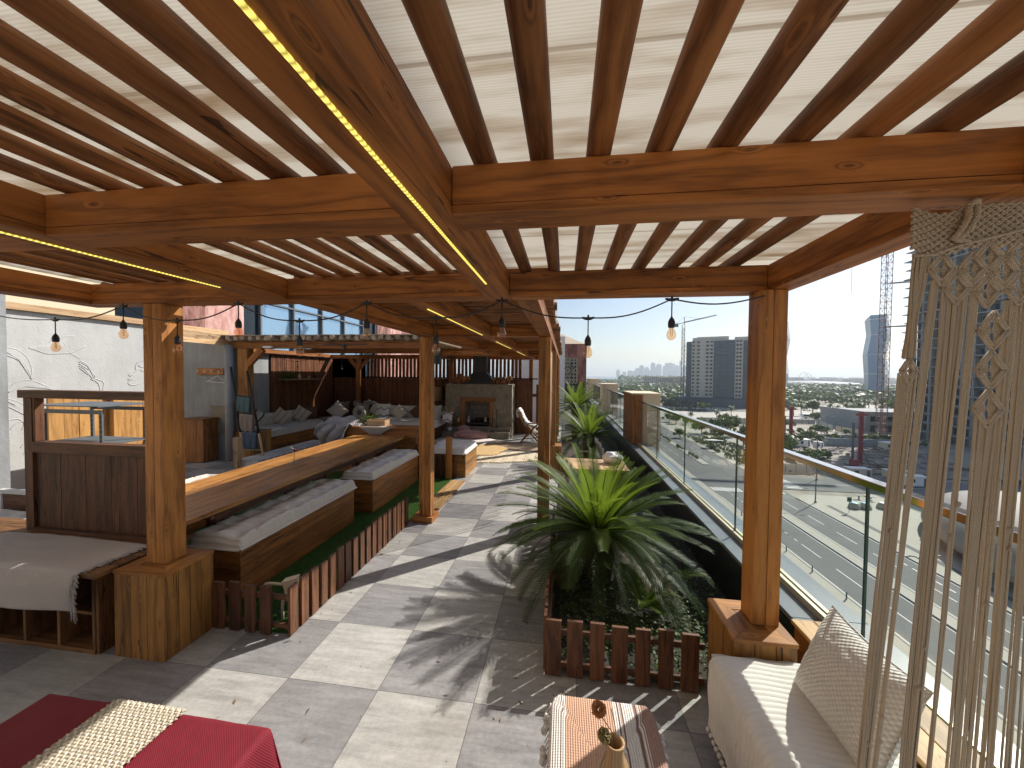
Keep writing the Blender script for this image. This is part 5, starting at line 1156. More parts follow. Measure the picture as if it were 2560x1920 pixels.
for k in range(30):
    a = RND.uniform(0, 6.28); s_ = RND.uniform(.05, .2); mb.tube([(-1.75, 8.88, .28), (-1.75+s_*.5*math.cos(a), 8.88+s_*.3*math.sin(a), .6), (-1.75+s_*math.cos(a), 8.88+s_*.5*math.sin(a), RND.uniform(.75, .98))], [.003, .004, .010], 4)
mk('stems', mb, 'pale', t)
tag(mk('glass_jar', MB().lathe((-1.25, 9.25, .412), [(.04, 0), (.045, .08), (.02, .1), (.03, .2)], 12), 'cream'), 'pale candle holder at the left of the fire opening', 'candle holder')
tag(mk('figurine', MB().ball((-.72, 9.28, .47), .05).ball((-.72, 9.28, .54), .04), 'cream'), 'white rounded ornament at the right of the fire opening', 'ornament')
mb = MB()
def furry(mb, cx, cy, cz, rx, ry, rz, n, l):
    mb.ball((cx, cy, cz), rx, ry, rz, 24, 14, jit=.12)
    for _ in range(n):
        th = RND.uniform(0, 6.28); ph = math.acos(RND.uniform(-.5, 1)); d = Vector((math.sin(ph)*math.cos(th), math.sin(ph)*math.sin(th), math.cos(ph))); p = Vector((cx+d.x*rx, cy+d.y*ry, cz+d.z*rz)); e = p+d*l+Vector((RND.uniform(-l, l), RND.uniform(-l, l), -l*.5))*.7; s_ = d.orthogonal()*.006
        mb.face([mb.b.verts.new(v) for v in (p-s_, p+s_, e)], None, RND.random())
furry(mb, -1.03, 8.62, .12, .46, .17, .14, 1800, .05); tag(mk('fur_pouf', mb, 'pink'), 'long pink fur bolster on the floor in front of the hearth', 'pouf')
mb = MB(); furry(mb, -1.27, 8.84, .27, .14, .10, .09, 500, .04); tag(mk('fur_pouf', mb, 'pink'), 'small pink fur cushion on the hearth step behind the bolster', 'pouf')
t = thing('basket', 'round rattan basket hanging on the slat wall left of the fireplace', 'basket')
for k in range(13): mk('coil', (lambda mb, z, r_: mb.grid(20, 6, lambda a, b_: Vector((-2.42+(r_+.017*math.cos(b_*6.283))*math.cos(a*6.283), 9.62+(r_+.017*math.cos(b_*6.283))*math.sin(a*6.283), z+.017*math.sin(b_*6.283)))))(MB(), 1.06+k*.035, .13+.05*math.sin(math.pi*min(1, (k+2)/9)*.5)), 'pale', t)
# ---- folding lounge chair with sheepskin
t = thing('lounge_chair', 'low folding timber chair draped with a white sheepskin by the fireplace', 'chair')
for y in (8.28, 8.72):
    mk('leg', MB().tube([(.50, y, .02), (.98, y, .55)], .022, 6), 'bench', t); mk('leg', MB().tube([(1.02, y, .02), (.66, y, .40)], .022, 6), 'bench', t); mk('back_frame', MB().tube([(.42, y, .88), (.60, y, .50), (.82, y, .36)], .020, 6), 'bench', t)
mk('armrest', B(.70, 1.05, 8.24, 8.30, .55, .575), 'bench', t); mk('seat_sling', MB().grid(10, 8, lambda a, b_: Vector((.44+.62*a, 8.30+.42*b_, .84-.62*math.sin(a*1.5)**.8+.25*max(0, a-.6))), None), 'creamcush', t, solid=.02)
mb = MB(); prof = [(.40, .74), (.385, .88), (.44, .93), (.50, .86), (.56, .72), (.63, .60), (.72, .52), (.84, .48), (.96, .46)]
for i in range(len(prof)-1):
    for k in range(4): a, b_ = prof[i], prof[i+1]; q = k/4; mb.ball((a[0]+(b_[0]-a[0])*q, 8.5+.02*math.sin(i), a[1]+(b_[1]-a[1])*q), .045, .22, .045, 8, 6, jit=.4)
tag(mk('sheepskin', mb, 'ribbed'), 'white sheepskin thrown over the folding lounge chair', 'sheepskin')
# ---- rugs
def rug(pts, z, m, label, fr=True):
    mb = MB(); cx = sum(p[0] for p in pts)/len(pts); cy = sum(p[1] for p in pts)/len(pts); N_ = 48; ring = []
    for i in range(N_):
        s_ = i/N_*len(pts); k = int(s_); q = s_-k; a, b_ = pts[k], pts[(k+1) % len(pts)]; ring.append((a[0]+(b_[0]-a[0])*q+RND.uniform(-.02, .02), a[1]+(b_[1]-a[1])*q+RND.uniform(-.02, .02)))
    mb.grid(N_, 8, lambda a, b_: (lambda p: Vector((cx+(p[0]-cx)*b_, cy+(p[1]-cy)*b_, z+.008+.010*noise.noise((p[0]*b_*5, p[1]*b_*5, z*99)))))(ring[int(round(a*N_)) % N_]), lambda a, b_: (cx+(ring[int(round(a*N_)) % N_][0]-cx)*b_, cy+(ring[int(round(a*N_)) % N_][1]-cy)*b_))
    if fr:
        for i in range(260):
            k = RND.uniform(0, N_); a, b_ = ring[int(k) % N_], ring[(int(k)+1) % N_]; q = k-int(k); p = Vector((a[0]+(b_[0]-a[0])*q, a[1]+(b_[1]-a[1])*q, z+.008)); d = (p-Vector((cx, cy, z))).normalized()*RND.uniform(.03, .07); d.z = -.004; mb.tube([p, p+d], .005, 3)
    tag(mk('rug', mb, m, None, solid=.008), label, 'rug', 'rugs in front of the hearth')
M_['kilim'] = fabric('cream_kilim_wool', (.62, .52, .36), weave=90, stripes=(.23, [(0, (1, 1, 1)), (.55, (.35, .27, .2)), (.60, (1, 1, 1)), (.78, (.5, .42, .3)), (.82, (1, 1, 1))]), bump=1)
M_['ochre'] = fabric('ochre_wool', (.56, .36, .14), weave=120, bump=1); M_['shag'] = fabric('white_shag_wool', (.66, .60, .55), weave=60, bump=1); M_['brownrug'] = fabric('taupe_wool', (.30, .21, .13), weave=120, bump=1)
rug([(-.35, 5.75), (.36, 5.85), (.95, 6.1), (1.35, 6.1), (1.37, 6.9), (.5, 7.05), (-.2, 6.6)], .002, 'kilim', 'cream striped kilim nearest the tiled walkway')
rug([(-.75, 6.3), (.05, 6.5), (.3, 7.3), (-.2, 7.9), (-1.0, 7.5)], .012, 'ochre', 'ochre fringed rug in the middle of the hearth floor')
rug([(-.5, 7.4), (1.2, 7.1), (1.37, 8.1), (.2, 8.3), (-.6, 8.2)], .006, 'brownrug', 'taupe rug near the folding lounge chair')
rug([(-2.0, 7.6), (-.6, 7.8), (-.1, 8.3), (-.5, 8.7), (-1.9, 8.6)], .016, 'shag', 'white shaggy rug right in front of the hearth')
# ---- reddish building with lattice and the facade on the left
t = thing('lattice_building', 'small reddish plastered building with a star lattice window and tent-shaped roof past the terrace', 'building')
mk('wall', B(-1.2, 3.05, 24.0, 27, -3, 4.02), 'redwall', t); mk('corner_strip', B(3.052, 3.16, 24.05, 27, -3, 3.98), 'redwall', t)
mb = MB(); ap = Vector((1.45, 25.4, 4.85)); c4 = [Vector(v) for v in ((.0, 23.9, 4.03), (3.02, 23.9, 4.03), (3.02, 27, 4.03), (.0, 27, 4.03))]
for k in range(4): mb.quad([c4[k], c4[(k+1) % 4], ap])
mk('tent_roof', mb, 'cream', t)
mk('lattice_recess', B(1.30, 2.50, 23.975, 23.995, 1.42, 2.98), 'darkstone', t); mk('base_band', B(-1.2, 3.06, 23.95, 23.997, -3, 1.35), 'darkstone', t)
mb = MB()
def ring_(cx, cz, r_, n, rot=0, w=.018):
    P = [(cx+r_*math.cos(rot+2*math.pi*i/n), 23.95, cz+r_*math.sin(rot+2*math.pi*i/n)) for i in range(n+1)]; mb.tube(P, w, 4)
cx, cz = 1.9, 2.2
for r_, n in ((.16, 10), (.34, 10)): ring_(cx, cz, r_, n)
for k in range(10):
    a = 2*math.pi*k/10+.314; x, z = cx+.34*math.cos(a), cz+.34*math.sin(a); mb.tube([(cx+.10*math.cos(a), 23.95, cz+.10*math.sin(a)), (x, 23.95, z)], .016, 4)
for i in range(-2, 3):
    for j in range(-3, 4):
        if i*i+j*j > 2.1: ring_(cx+i*.27, cz+j*.25, .15, 8, .39)
for i in range(-2, 3):
    for j in range(-3, 4):
        if i*i+j*j > 1.1: ring_(cx+(i+.5)*.27 if i < 2 else cx, cz+(j+.5)*.25 if j < 3 else cz, .07, 6)
mk('star_lattice', mb, 'gold', t); mk('lattice_frame', MB().box(1.28, 1.31, 23.93, 23.975, 1.40, 3.0).box(2.49, 2.52, 23.93, 23.975, 1.40, 3.0).box(1.311, 2.489, 23.93, 23.975, 2.97, 3.0).box(1.311, 2.489, 23.93, 23.975, 1.40, 1.43), 'gold', t)
t = thing('office_building', 'building with blue mirrored windows between reddish plaster panels behind the terrace on the left', 'building')
for nm, y0, y1, m in (('cream_panel', -14, 7.62, 'cream'), ('dark_window', 7.62, 9.68, 'darkglass'), ('shaded_panel', 9.68, 10.54, 'redwall'), ('lit_panel', 10.54, 12.29, 'litwall'), ('dark_window', 12.29, 13.2, 'darkglass'), ('mirror_window', 13.2, 21.95, 'fglass'), ('dark_window', 21.95, 23.9, 'darkglass'), ('shaded_panel', 23.9, 26.0, 'redwall'), ('lit_panel', 26.0, 27.9, 'litwall'), ('shaded_panel', 27.9, 34, 'redwall')):  # dark red and pink panels: one plaster with shade and sunlight painted in
    off = 0 if 'panel' in nm else -.12; mk(nm, B(-12.6, -12+off, y0+.001, y1-.001, -1, 9.5), m, t)
mb = MB()
for y in (13.2, 15.3, 17.55, 19.7, 21.9, 23.6): mb.box(-12.1, -11.97, y-.045, y+.045, -1, 9.4)
for z in (2.9, 5.12, 7.4): mb.box(-12.1, -11.985, 13.25, 21.86, z-.035, z+.035)
mk('window_frame', mb, 'steel', t)

# ================================================================== CITY BELOW
RND.seed(5)
GZ = -22.0; K_ = 1.3345
def gx(x): return CAM.x+(x-CAM.x)*K_
def gy(y): return CAM.y+(y-CAM.y)*K_
struct(mk('ground', MB().prism([(-8900, -8900), (8900, -8900), (8900, 8900), (760, 8900), (700, 4700), (1500, 4300), (900, 3000), (300, 2300), (-2500, 2100), (-8900, 2300)], GZ-.5, GZ-.1), 'ground'))
struct(mk('sea', B(-8890, 1600, 2000, 8890, GZ-.6, GZ-.16), 'sea'))
# host building under the terrace
t = thing('terrace_building', 'rendered building body below the terrace edge', 'building'); mk('wall', B(-30, 3.44, -20, 23.8, GZ-.05, -.62), 'beige', t); mk('deck_edge', B(-9.6, 3.09, -7.2, 23.9, -.61, -.06), 'concrete', t)
def slab(nm, poly, z, m): return struct(mk(nm, MB().prism(poly, z-.06, z), m))
kx = [32.4, 38.7, 40.5, 47.1, 51.5]
slab('sidewalk', [(3.5, -70), (kx[0], -70), (kx[0], 260), (3.5, 260)], GZ+.12, 'pave')
slab('road', [(kx[0]-.2, -70), (kx[3]+.2, -70), (kx[3]+.2, 260), (kx[0]-.2, 260)], GZ, 'asphalt')
slab('road', [(kx[3]+.1, 84), (185, 84), (185, 95), (kx[3]+.1, 97)], GZ+.004, 'asphalt')
for y0, y1 in ((-70, 78), (104, 255)): slab('median', [(kx[1], y0), (kx[2], y0), (kx[2], y1), (kx[1], y1)], GZ+.13, 'pave')
a_ = [(kx[3], -70), (kx[4]+2, -70), (kx[4]+2, 60), (62, 66), (62, 80), (52, 80.5)] + [(kx[3]+4.5-4.5*math.cos(rad(q)), 76+4.5*math.sin(rad(q))) for q in (70, 50, 30, 10)]
slab('sidewalk', a_, GZ+.13, 'pave')
slab('plaza', [(61.9, 55), (120, 40), (120, 83), (61.9, 83)], GZ+.05, 'pave')
slab('plaza', [(kx[3]+.3, 98), (62, 98), (70, 130), (60, 180), (kx[3]+.3, 200)], GZ+.08, 'pave')
slab('sidewalk_border', [(kx[3]+1.6, 20), (kx[3]+2.5, 20), (kx[3]+3.6, 74), (kx[3]+2.7, 74)], GZ+.138, 'asphalt')
for x in (kx[0], kx[1]+.08, kx[2]-.08, kx[3]):
    struct(mk('kerb', MB().box(x-.12, x+.12, -70, 78, GZ+.01, GZ+.165), 'kerb'))
mb = MB()
def dash(x, y0, y1, w=.11): mb.box(x-w/2, x+w/2, y0, y1, GZ+.001, GZ+.008)
yy = -60
while yy < 250:
    if not 80 < yy < 100: dash(gx(33.05), yy, yy+4.1); dash(gx(27.05), yy+1.5, yy+5.6)
    yy += 6.9
for k in range(14): dash(gx(27.05), 57+k*1.6, 57.8+k*1.6)
for x in (kx[0]+.35, kx[3]-.35, kx[1]-.3, kx[2]+.3): dash(x, -60, 76, .08)
for k in range(22): dash(kx[3]-1.9, 20+k*1.5, 20.8+k*1.5, .16)
struct(mk('road_marking', mb, 'paint'))
mb = MB(); mb.box(48, 180, 89.3, 89.42, GZ+.006, GZ+.011); struct(mk('road_marking', mb, 'paint'))
for y in (30, 36.4, 42, 47.6, 53, 66): tag(mk('bollard', MB().lathe((kx[0]-.5, y, GZ+.12), [(.07, 0), (.07, .75), (.04, .8)], 8), 'steel'), '%s thin grey bollard along the near kerb, counted away from the viewer' % ('nearest', 'second', 'third', 'fourth', 'fifth', 'furthest')[[30, 36.4, 42, 47.6, 53, 66].index(y)], 'bollard', 'bollards on the near kerb')
# street lamps
def lamp():
    t = thing('street_lamp', 'x', 'street lamp'); mk('pole', MB().tube([(0, 0, 0), (0, 0, 8.6)], [.11, .06], 8).lathe((0, 0, 0), [(.2, 0), (.2, .3), (.12, .4)], 8), 'steel', t)
    for s_ in (-1, 1): mk('lamp_head', MB().tube([(0, 0, 8.4), (s_*.6, 0, 8.7), (s_*1.1, 0, 8.75)], .05, 6).ball((s_*1.4, 0, 8.74), .42, .17, .07, 8, 6), 'steel', t)
    return t
L0 = lamp(); L0.location = (48.9, 75.3, GZ+.12); L0['label'] = 'twin-headed street lamp at the rounded corner of the junction'; L0['group'] = 'street lamps'
for x, y, s_, lb in ((32.0, 34, 1, 'street lamp close below the terrace behind the macrame strings'), (59.8, 93, 1.05, 'street lamp at the cross street beyond the junction'), (71.4, 112.2, 1.05, 'tall slim street lamp in front of the white site cabins'), (102, 157, 1.0, 'street lamp between the hoarding and the pit'), (75.6, 229.8, 1, 'street lamp near the white hoarding roof by the palms'),
    (81, 270.9, .95, 'far street lamp left of the lone palm trees'), (109.7, 269.5, .85, 'far street lamp just right of the lone palms'), (115.9, 279.4, .95, 'far street lamp with a white sign box'), (160.7, 254.6, .9, 'street lamp among the dark tree tops of the car park'), (119.9, 153.3, .9, 'street lamp above the pale site cabin'), (36.5, 140, 1, 'street lamp seen through the glass on the left road side'), (47.8, 150, 1, 'street lamp by the bus shelter')):
    dup(L0, (x, y, GZ), RND.uniform(-.3, .3), lb, s_)
# kiosks, tables and sign on the corner plaza
for x, y, lb in ((gx(40.9), gy(54.3), 'round pale kiosk with a light blue top'), (gx(42.3), gy(54.4), 'second round kiosk right of the blue-topped one'), (gx(44.8), gy(54.9), 'third round kiosk beside the shell canopy')):
    t = thing('kiosk', lb, 'kiosk', loc=(x, y, GZ+.13)); mk('body', MB().lathe((0, 0, 0), [(.95, 0), (.85, .5), (.62, 1.0)], 18), 'pave', t); mk('top', MB().lathe((0, 0, 1.0), [(.64, 0), (.6, .05), (.3, .08)], 18), simple('pale_blue_top', (.25, .5, .55), .5) if 'blue' in lb else 'white', t)
for k, (x, y) in enumerate(((58.9, 80.3-5), (60.3, 79), (61.8, 78.2), (60, 76.5))):
    t = thing('picnic_table', ('furthest left', 'furthest back', 'furthest right', 'nearest')[k]+' small flat picnic table on the corner plaza', 'table', 'picnic tables on the corner plaza', loc=(x-1.5, y, GZ+.14)); mk('tabletop', B(-.7, .7, -.35, .35, .72, .78), 'concrete', t); mk('leg', B(-.08, .08, -.08, .08, 0, .719), 'steel', t)
t = thing('road_sign', 'small green sign on a post beside the round kiosks', 'sign', loc=(51.5, 70.7, GZ+.13)); mk('post', MB().tube([(0, 0, 0), (0, 0, 2.6)], .04, 6), 'steel', t); mk('panel', B(-.35, .35, -.03, .03, 1.9, 2.7), 'edge', t)
# shell canopy
t = thing('shell_canopy', 'large smooth grey shell canopy beside the road behind the macrame strings', 'canopy')
def shell(a, b_):
    th = 2*math.pi*a; r_ = math.sin(b_*math.pi/2); h = math.cos(b_*math.pi/2)
    return Vector((66+15.5*r_*math.cos(th)+.12*(27*r_*math.sin(th)), 44+28*r_*math.sin(th), GZ+1.6+6.6*h**.8))
mk('shell', MB().grid(48, 14, shell, lambda a, b_: (a*40, b_*12)), simple('shell_cladding', (.20, .185, .16), .6, var=.06, scale=.3), t, solid=.3); mk('underside_wall', MB().prism([(66+10*math.cos(rad(q)), 44+20*math.sin(rad(q))) for q in range(0, 360, 20)], GZ, GZ+3), 'darkglass', t)
# hoarding, cabins, pit
def hoard(p, q, h, label, m='white'):
    d = Vector((q[0]-p[0], q[1]-p[1], 0)); L = d.length; a = math.atan2(d.y, d.x); mt = Matrix.Translation((p[0], p[1], GZ)) @ Matrix.Rotation(a, 4, 'Z'); t = thing('site_hoarding', label, 'hoarding')
    n = int(L/2.4)
    multi('panel', m, t, [(k*L/n+.06, (k+1)*L/n-.06, -.03, .03, .1, h) for k in range(n)], mt); multi('post', 'steel', t, [(k*L/n-.07, k*L/n+.07, -.08, .08, 0, h+.15) for k in range(n+1)], mt); return t
M_['hoard'] = simple('dusty_white_panel', (.50, .47, .42), .7)
hoard((111.8, 205), (126, 204), 2.4, 'dusty hoarding behind the rear edge of the site under the car park', 'hoard'); hoard((126.5, 203.5), (119.5, 181), 2.4, 'hoarding running toward the viewer beside parked cars', 'hoard'); hoard((119.6, 179.6), (121.7, 168), 2.4, 'cream hoarding left of the concrete podium', 'cream')
hoard((67, 194.5), (92, 196), 3.2, 'pale hoarding with a white top seen above the handrail', 'hoard'); hoard((48.4, 79.4+18), (64, 92+8), 2.2, 'dark green and white hoarding along the cross street', 'hoard')
def cabin(x, y, w, d, h, label, m='white'):
    t = thing('site_cabin', label, 'cabin', loc=(x, y, GZ)); mk('body', B(0, w, 0, d, .2, h), m, t, bevel=.05); mk('roof', B(-.08, w+.08, -.08, d+.08, h+.005, h+.14), 'white', t); mk('door', B(w*.78, w*.93, -.03, -.003, .25, h-.25), 'steel', t); mk('window', B(w*.2, w*.4, -.03, -.003, h*.45, h*.8), 'darkglass', t)
cabin(80.6, 136.8, 3.8, 2.6, 2.5, 'white portable cabin left of the slim lamp post'); cabin(84.2, 133.4, 1.9, 2, 2.3, 'small white cabin with a pointed look behind the slim lamp post'); cabin(105.6, 135.2, 4, 3, 2.5, 'cream portable cabin near the hanging strings', 'cream')
cabin(69.8, 97.5, 4.6, 2.4, 1.9, 'cream flat-roofed container just above the handrail', 'cream'); cabin(77.5, 96.5, 4.6, 2.4, 1.9, 'second cream container right of the first, above the handrail', 'cream'); cabin(76, 90.5, 4.4, 2.2, 2.2, 'white low box building under the containers')
struct(mk('excavation', MB().grid(40, 30, lambda a, b_: Vector((64+44*a, 97+38*b_+4*math.sin(a*4), GZ+.1-2.2*math.sin(math.pi*a)**.5*math.sin(math.pi*b_)**.5+2.6*max(0, noise.noise((a*4, b_*4, 2)))+1.2*noise.noise((a*11, b_*11, 0))*math.sin(math.pi*a)*math.sin(math.pi*b_))), None), 'rubble'))
mb = MB()
for _ in range(260):
    x, y = RND.uniform(66, 110), RND.uniform(98, 137); s_ = RND.uniform(.2, 1.1); m = Matrix.Translation((x, y, GZ+RND.uniform(-.4, .5))) @ Matrix.Rotation(RND.uniform(0, 3), 4, 'Z') @ Matrix.Rotation(RND.uniform(-.3, .3), 4, 'X'); mb.box(-s_, s_, -s_*.5, s_*.5, 0, s_*RND.uniform(.2, .8), mat=m)
tag(mk('site_debris', mb, 'rubble'), 'scattered building rubble and material across the excavated site', 'rubble', kind='stuff')
struct(mk('retaining_wall', MB().box(76, 118, 160, 160.6, GZ-.1, GZ+1.4).box(92, 114, 142, 142.5, GZ-.1, GZ+2.6), 'concrete'))
slab('access_road', [(100, 205.5), (170, 207), (170, 214), (100, 212)], GZ+.05, 'pave'); slab('car_park', [(118, 225), (260, 236), (340, 380), (150, 330)], GZ+.03, 'pave'); slab('sand_lot', [(55, 212), (118, 216), (118, 262), (60, 262)], GZ+.03, 'pave'); slab('road', [(50, 264), (150, 272), (150, 286), (50, 278)], GZ+.05, 'asphalt')
# piling rigs
M_['redmetal'] = simple('red_painted_steel', (.30, .035, .045), .5)
def lattice(mb, x, y, z0, z1, w, step, rr):
    for sx in (-1, 1):
        for sy in (-1, 1): mb.tube([(x+sx*w/2, y+sy*w/2, z0), (x+sx*w/2, y+sy*w/2, z1)], rr, 4)
    z = z0; k = 0
    while z < z1-step:
        for (ax, ay), (bx, by) in (((-1, -1), (1, -1)), ((1, -1), (1, 1)), ((-1, -1), (-1, 1)), ((-1, 1), (1, 1))):
            if k % 2: ax, ay, bx, by = bx, by, ax, ay
            mb.tube([(x+ax*w/2, y+ay*w/2, z), (x+bx*w/2, y+by*w/2, z+step)], rr*.6, 3); mb.tube([(x+ax*w/2, y+ay*w/2, z), (x+bx*w/2, y+by*w/2, z)], rr*.6, 3)
        z += step; k += 1
for x, y, h, lb in ((73.6, 128.7, 14.3, 'red piling rig mast beside the right timber post'), (80.0, 109.3, 14.7, 'red piling rig mast standing in the pit in the middle of the site')):
    t = thing('piling_rig', lb, 'rig'); mb = MB(); mb.box(x-.35, x+.35, y-.3, y+.3, GZ+1, GZ+h-1); lattice(mb, x, y-.4, GZ+1, GZ+h-1, .5, .8, .06); mk('mast', mb, 'redmetal', t); mk('head', MB().box(x-1.1, x+1.3, y-.3, y+.3, GZ+h-1, GZ+h-.5).box(x-.5, x+.6, y-.3, y+.3, GZ+h-.49, GZ+h), 'redmetal', t)
    mk('tracks', MB().box(x-2, x+1.5, y-1.3, y-.6, GZ-.8, GZ+.1).box(x-2, x+1.5, y+.6, y+1.3, GZ-.8, GZ+.1), 'black', t); mk('cab', B(x-1.9, x-.5, y-.5, y+1, GZ+.15, GZ+2), 'redmetal', t); mk('stay', MB().tube([(x+.2, y, GZ+6), (x+2.4, y, GZ)], .10, 5).tube([(x-1.6, y+.2, GZ-.2), (x-1.6, y+.2, GZ+h-3)], .28, 6), 'steel', t)
# podium + tower under construction + crane
t = thing('tower_under_construction', 'grey concrete high-rise under construction behind the macrame curtain', 'building')
mk('core', B(141.5, 185, 131, 169.5, GZ, 62), simple('tower_infill', (.16, .17, .18), .8), t); mb = MB(); fr = MB(); z = GZ+3
k = 0
while z < 64:
    mb.box(140-(1.6 if k % 1 == 0 else 0), 186, 129.5, 171+(1.8 if k % 2 else 1.0), z, z+.35); z += 3.55; k += 1
mk('floor_slabs', mb, 'concrete', t)
for y in [131+3.85*i for i in range(11)]: fr.box(140.2, 141.4, y, y+.9, GZ, 63.6)
mk('columns', fr, 'concrete', t)
wb = []; z = GZ+3.7
while z < 58:
    for i in range(10):
        if RND.random() < .8: wb.append((141.42, 141.48, 132.2+3.85*i, 134.4+3.85*i, z, z+2.0))
    z += 3.55
multi('window_opening', 'darkglass', t, wb)
t = thing('podium_building', 'low grey concrete podium block left of the crane base', 'building')
mk('wall', B(132, 190, 181, 210, GZ, GZ+8.2), 'concrete', t); mk('parapet', MB().box(131.6, 190.4, 180.6, 181.0, GZ+7.2, GZ+8.9).box(131.6, 132, 181.01, 210, GZ+7.2, GZ+8.9).box(131.7, 190, 180.7, 180.98, GZ+3.6, GZ+4.3), 'concrete', t)
for i in range(8): mk('opening', B(134+6*i, 137.6+6*i, 180.93, 180.99, GZ+4.6, GZ+6.8), 'darkglass', t); mk('opening', B(134+6*i, 136.6+6*i, 180.93, 180.99, GZ+.2, GZ+3), 'darkglass', t)
t = thing('tower_crane', 'reddish lattice tower crane mast tied to the high-rise under construction', 'crane')
mb = MB(); lattice(mb, 130.3, 170.2, GZ, 80, 2.4, 2.6, .14); mk('mast', mb, simple('faded_red_steel', (.26, .12, .10), .6), t)
for z in (-4, 22.5, 40, 58): mk('tie_bar', MB().tube([(131.5, 170.2, z), (141, 166, z+.3)], .22, 5).tube([(130, 171.4, z), (141, 168.5, z)], .15, 5), 'steel', t)
mk('jib', MB().box(96, 150, 169.6, 170.8, 80.2, 81.6), 'steel', t); mk('hoist_rope', MB().tube([(117.5, 170.2, 80), (117.6, 170.2, 36)], .07, 4), 'steel', t)
# apartment block
M_['apt'] = simple('cream_block_render', (.55, .51, .44), .8, scale=.2, var=.06); M_['aptdark'] = simple('dark_block_cladding', (.06, .075, .095), .5)
t = thing('apartment_block', 'fifteen-storey cream and dark blue apartment block still being finished', 'building')
mt = Matrix.Translation((97, 314, GZ)) @ Matrix.Rotation(math.atan2(-16, 42), 4, 'Z')      # local x along the facade, y away
def ab(nm, m, *bs):
    mb = MB()
    for b_ in bs: mb.box(*b_, mat=mt)
    return mk(nm, mb, m, t)
ab('wall', 'apt', (4.5, 46, 0, 22, 7, 51.5)); ab('dark_bay', 'aptdark', (.8, 4.45, -.6, 20, 6, 50.5)); ab('dark_bay', 'aptdark', (20.2, 34.0, -.8, -.02, 7, 50.5)); ab('dark_bay', 'aptdark', (39.5, 43.5, -.7, -.02, 7, 50.5))
ab('parapet', 'apt', (5, 16.5, -.3, .3, 51.52, 53.6), (33.6, 39, -.3, .3, 51.52, 52.8)); ab('roof_room', 'apt', (8, 30, 4, 14, 51.6, 54.6), (34, 44, 4, 12, 51.6, 53.8)); ab('podium', 'aptdark', (-4, 46, -6, -.85, 0, 7), (-4, .7, -.84, 20, 0, 6.9))
bl, wn2, gl2, rl = [], [], [], []
for f_ in range(15):
    z = 7.6+f_*2.93
    for x0, x1 in ((4.5, 7.6), (14.0, 19.9), (34.4, 39.2), (44, 46)): bl.append((x0, x1, -1.5, -.01, z-.25, z+.75))
    for x0, x1 in ((5.2, 6.6), (8.4, 10.3), (14.6, 16.6), (17.6, 19.2), (35, 36.4), (37, 38.4), (44.3, 45.6)): wn2.append((x0, x1, -.06, -.005, z+.8, z+2.3))
    for x in (20.6, 22.9, 25.2, 27.5, 29.8, 31.9): gl2.append((x, x+1.9, -.9, -.81, z+.5, z+2.3)); rl.append((x-.3, x+2.2, -1.5, -.82, z-.22, z-.02))
    for x in (1.2, 2.9): gl2.append((x, x+1.1, -.7, -.61, z+.5, z+2.2))
M_['bayg'] = simple('bay_glass', (.09, .12, .15), .2); M_['slabg'] = simple('slab_grey', (.20, .22, .25), .7)
multi('balcony', 'apt', t, bl, mt); multi('window', 'darkglass', t, wn2, mt); multi('bay_window', 'bayg', t, gl2, mt); multi('balcony_slab', 'slabg', t, rl, mt); ab('dark_ribs', simple('rib_dark', (.05, .065, .09), .5), *[(x, x+.35, -1.55, -.83, 7, 50.5) for x in (20.1, 24.6, 29.2, 33.6)]); 
sc = MB(); 
for z in range(2, 50, 3): sc.box(-1.3, .7, -1.0, -.7, z, z+.25, mat=mt)
for x in (-1.3, -.3, .6): sc.box(x, x+.15, -1.2, -1.05, 0, 50, mat=mt)
mk('scaffold', sc, 'steel', t)
t = thing('tower_crane', 'grey tower crane with a raised jib standing left of the apartment block', 'crane')
mb = MB(); lattice(mb, 96.6, 319, GZ, 43, 1.9, 2.1, .14); mk('mast', mb, 'steel', t)
def bar(mb, p, q, w): mb.tube([p, q], w, 4)
mb = MB(); bar(mb, (91.5, 320.7, 43.6), (118.8, 311.8, 49.2), .28); bar(mb, (97, 319, 45.2), (118.8, 311.8, 49.8), .2)
for k in range(12): q = k/12; mb.tube([(97+21.8*q, 319-7.2*q, 44.8+4.4*q), (97+21.8*(q+.04), 319-7.2*(q+.04), 45.6+4.2*q)], .1, 3)
mk('jib', mb, 'steel', t); mk('counterweight', B(90.6, 93, 320.2, 321.4, 41.5, 44.2), 'steel', t); mb = MB(); bar(mb, (97.1, 319, 43), (97.1, 319, 49.4), .3); bar(mb, (97.1, 319, 49.4), (91.5, 320.7, 44.2), .08); bar(mb, (97.1, 319, 49.4), (108, 315.4, 47.6), .08); mk('cathead', mb, 'steel', t)
# hotel, zigzag towers, stadium, arch
t = thing('hotel_block', 'long low sand-coloured hotel among trees below the hazy skyline', 'building'); mt = Matrix.Translation((179, 880, GZ)) @ Matrix.Rotation(math.atan2(-19, 77), 4, 'Z')
ab('wall', 'beige', (0, 32, 0, 25, 0, 20.5), (32.1, 62, 3, 28, 0, 19), (62.1, 85, -2, 24, 0, 21)); wn2 = []
for f_ in range(5):
    for i in range(20): wn2.append((2+4*i, 4+4*i, -2.3 if i > 15 else -.3, -2.05 if i > 15 else -.05, 3+3.4*f_, 4.9+3.4*f_))
multi('window', 'darkglass', t, wn2, mt); ab('roof', 'cream', (-1, 33, -.5, 25, 20.52, 21.2), (33.1, 61.9, 2.5, 28, 19.02, 19.5))
M_['zigglass'] = simple('pale_blue_tower_glass', (.17, .27, .40), .15, var=.05, scale=.05); M_['zigside'] = simple('pale_side_glass', (.50, .56, .58), .2, var=.05, scale=.05)
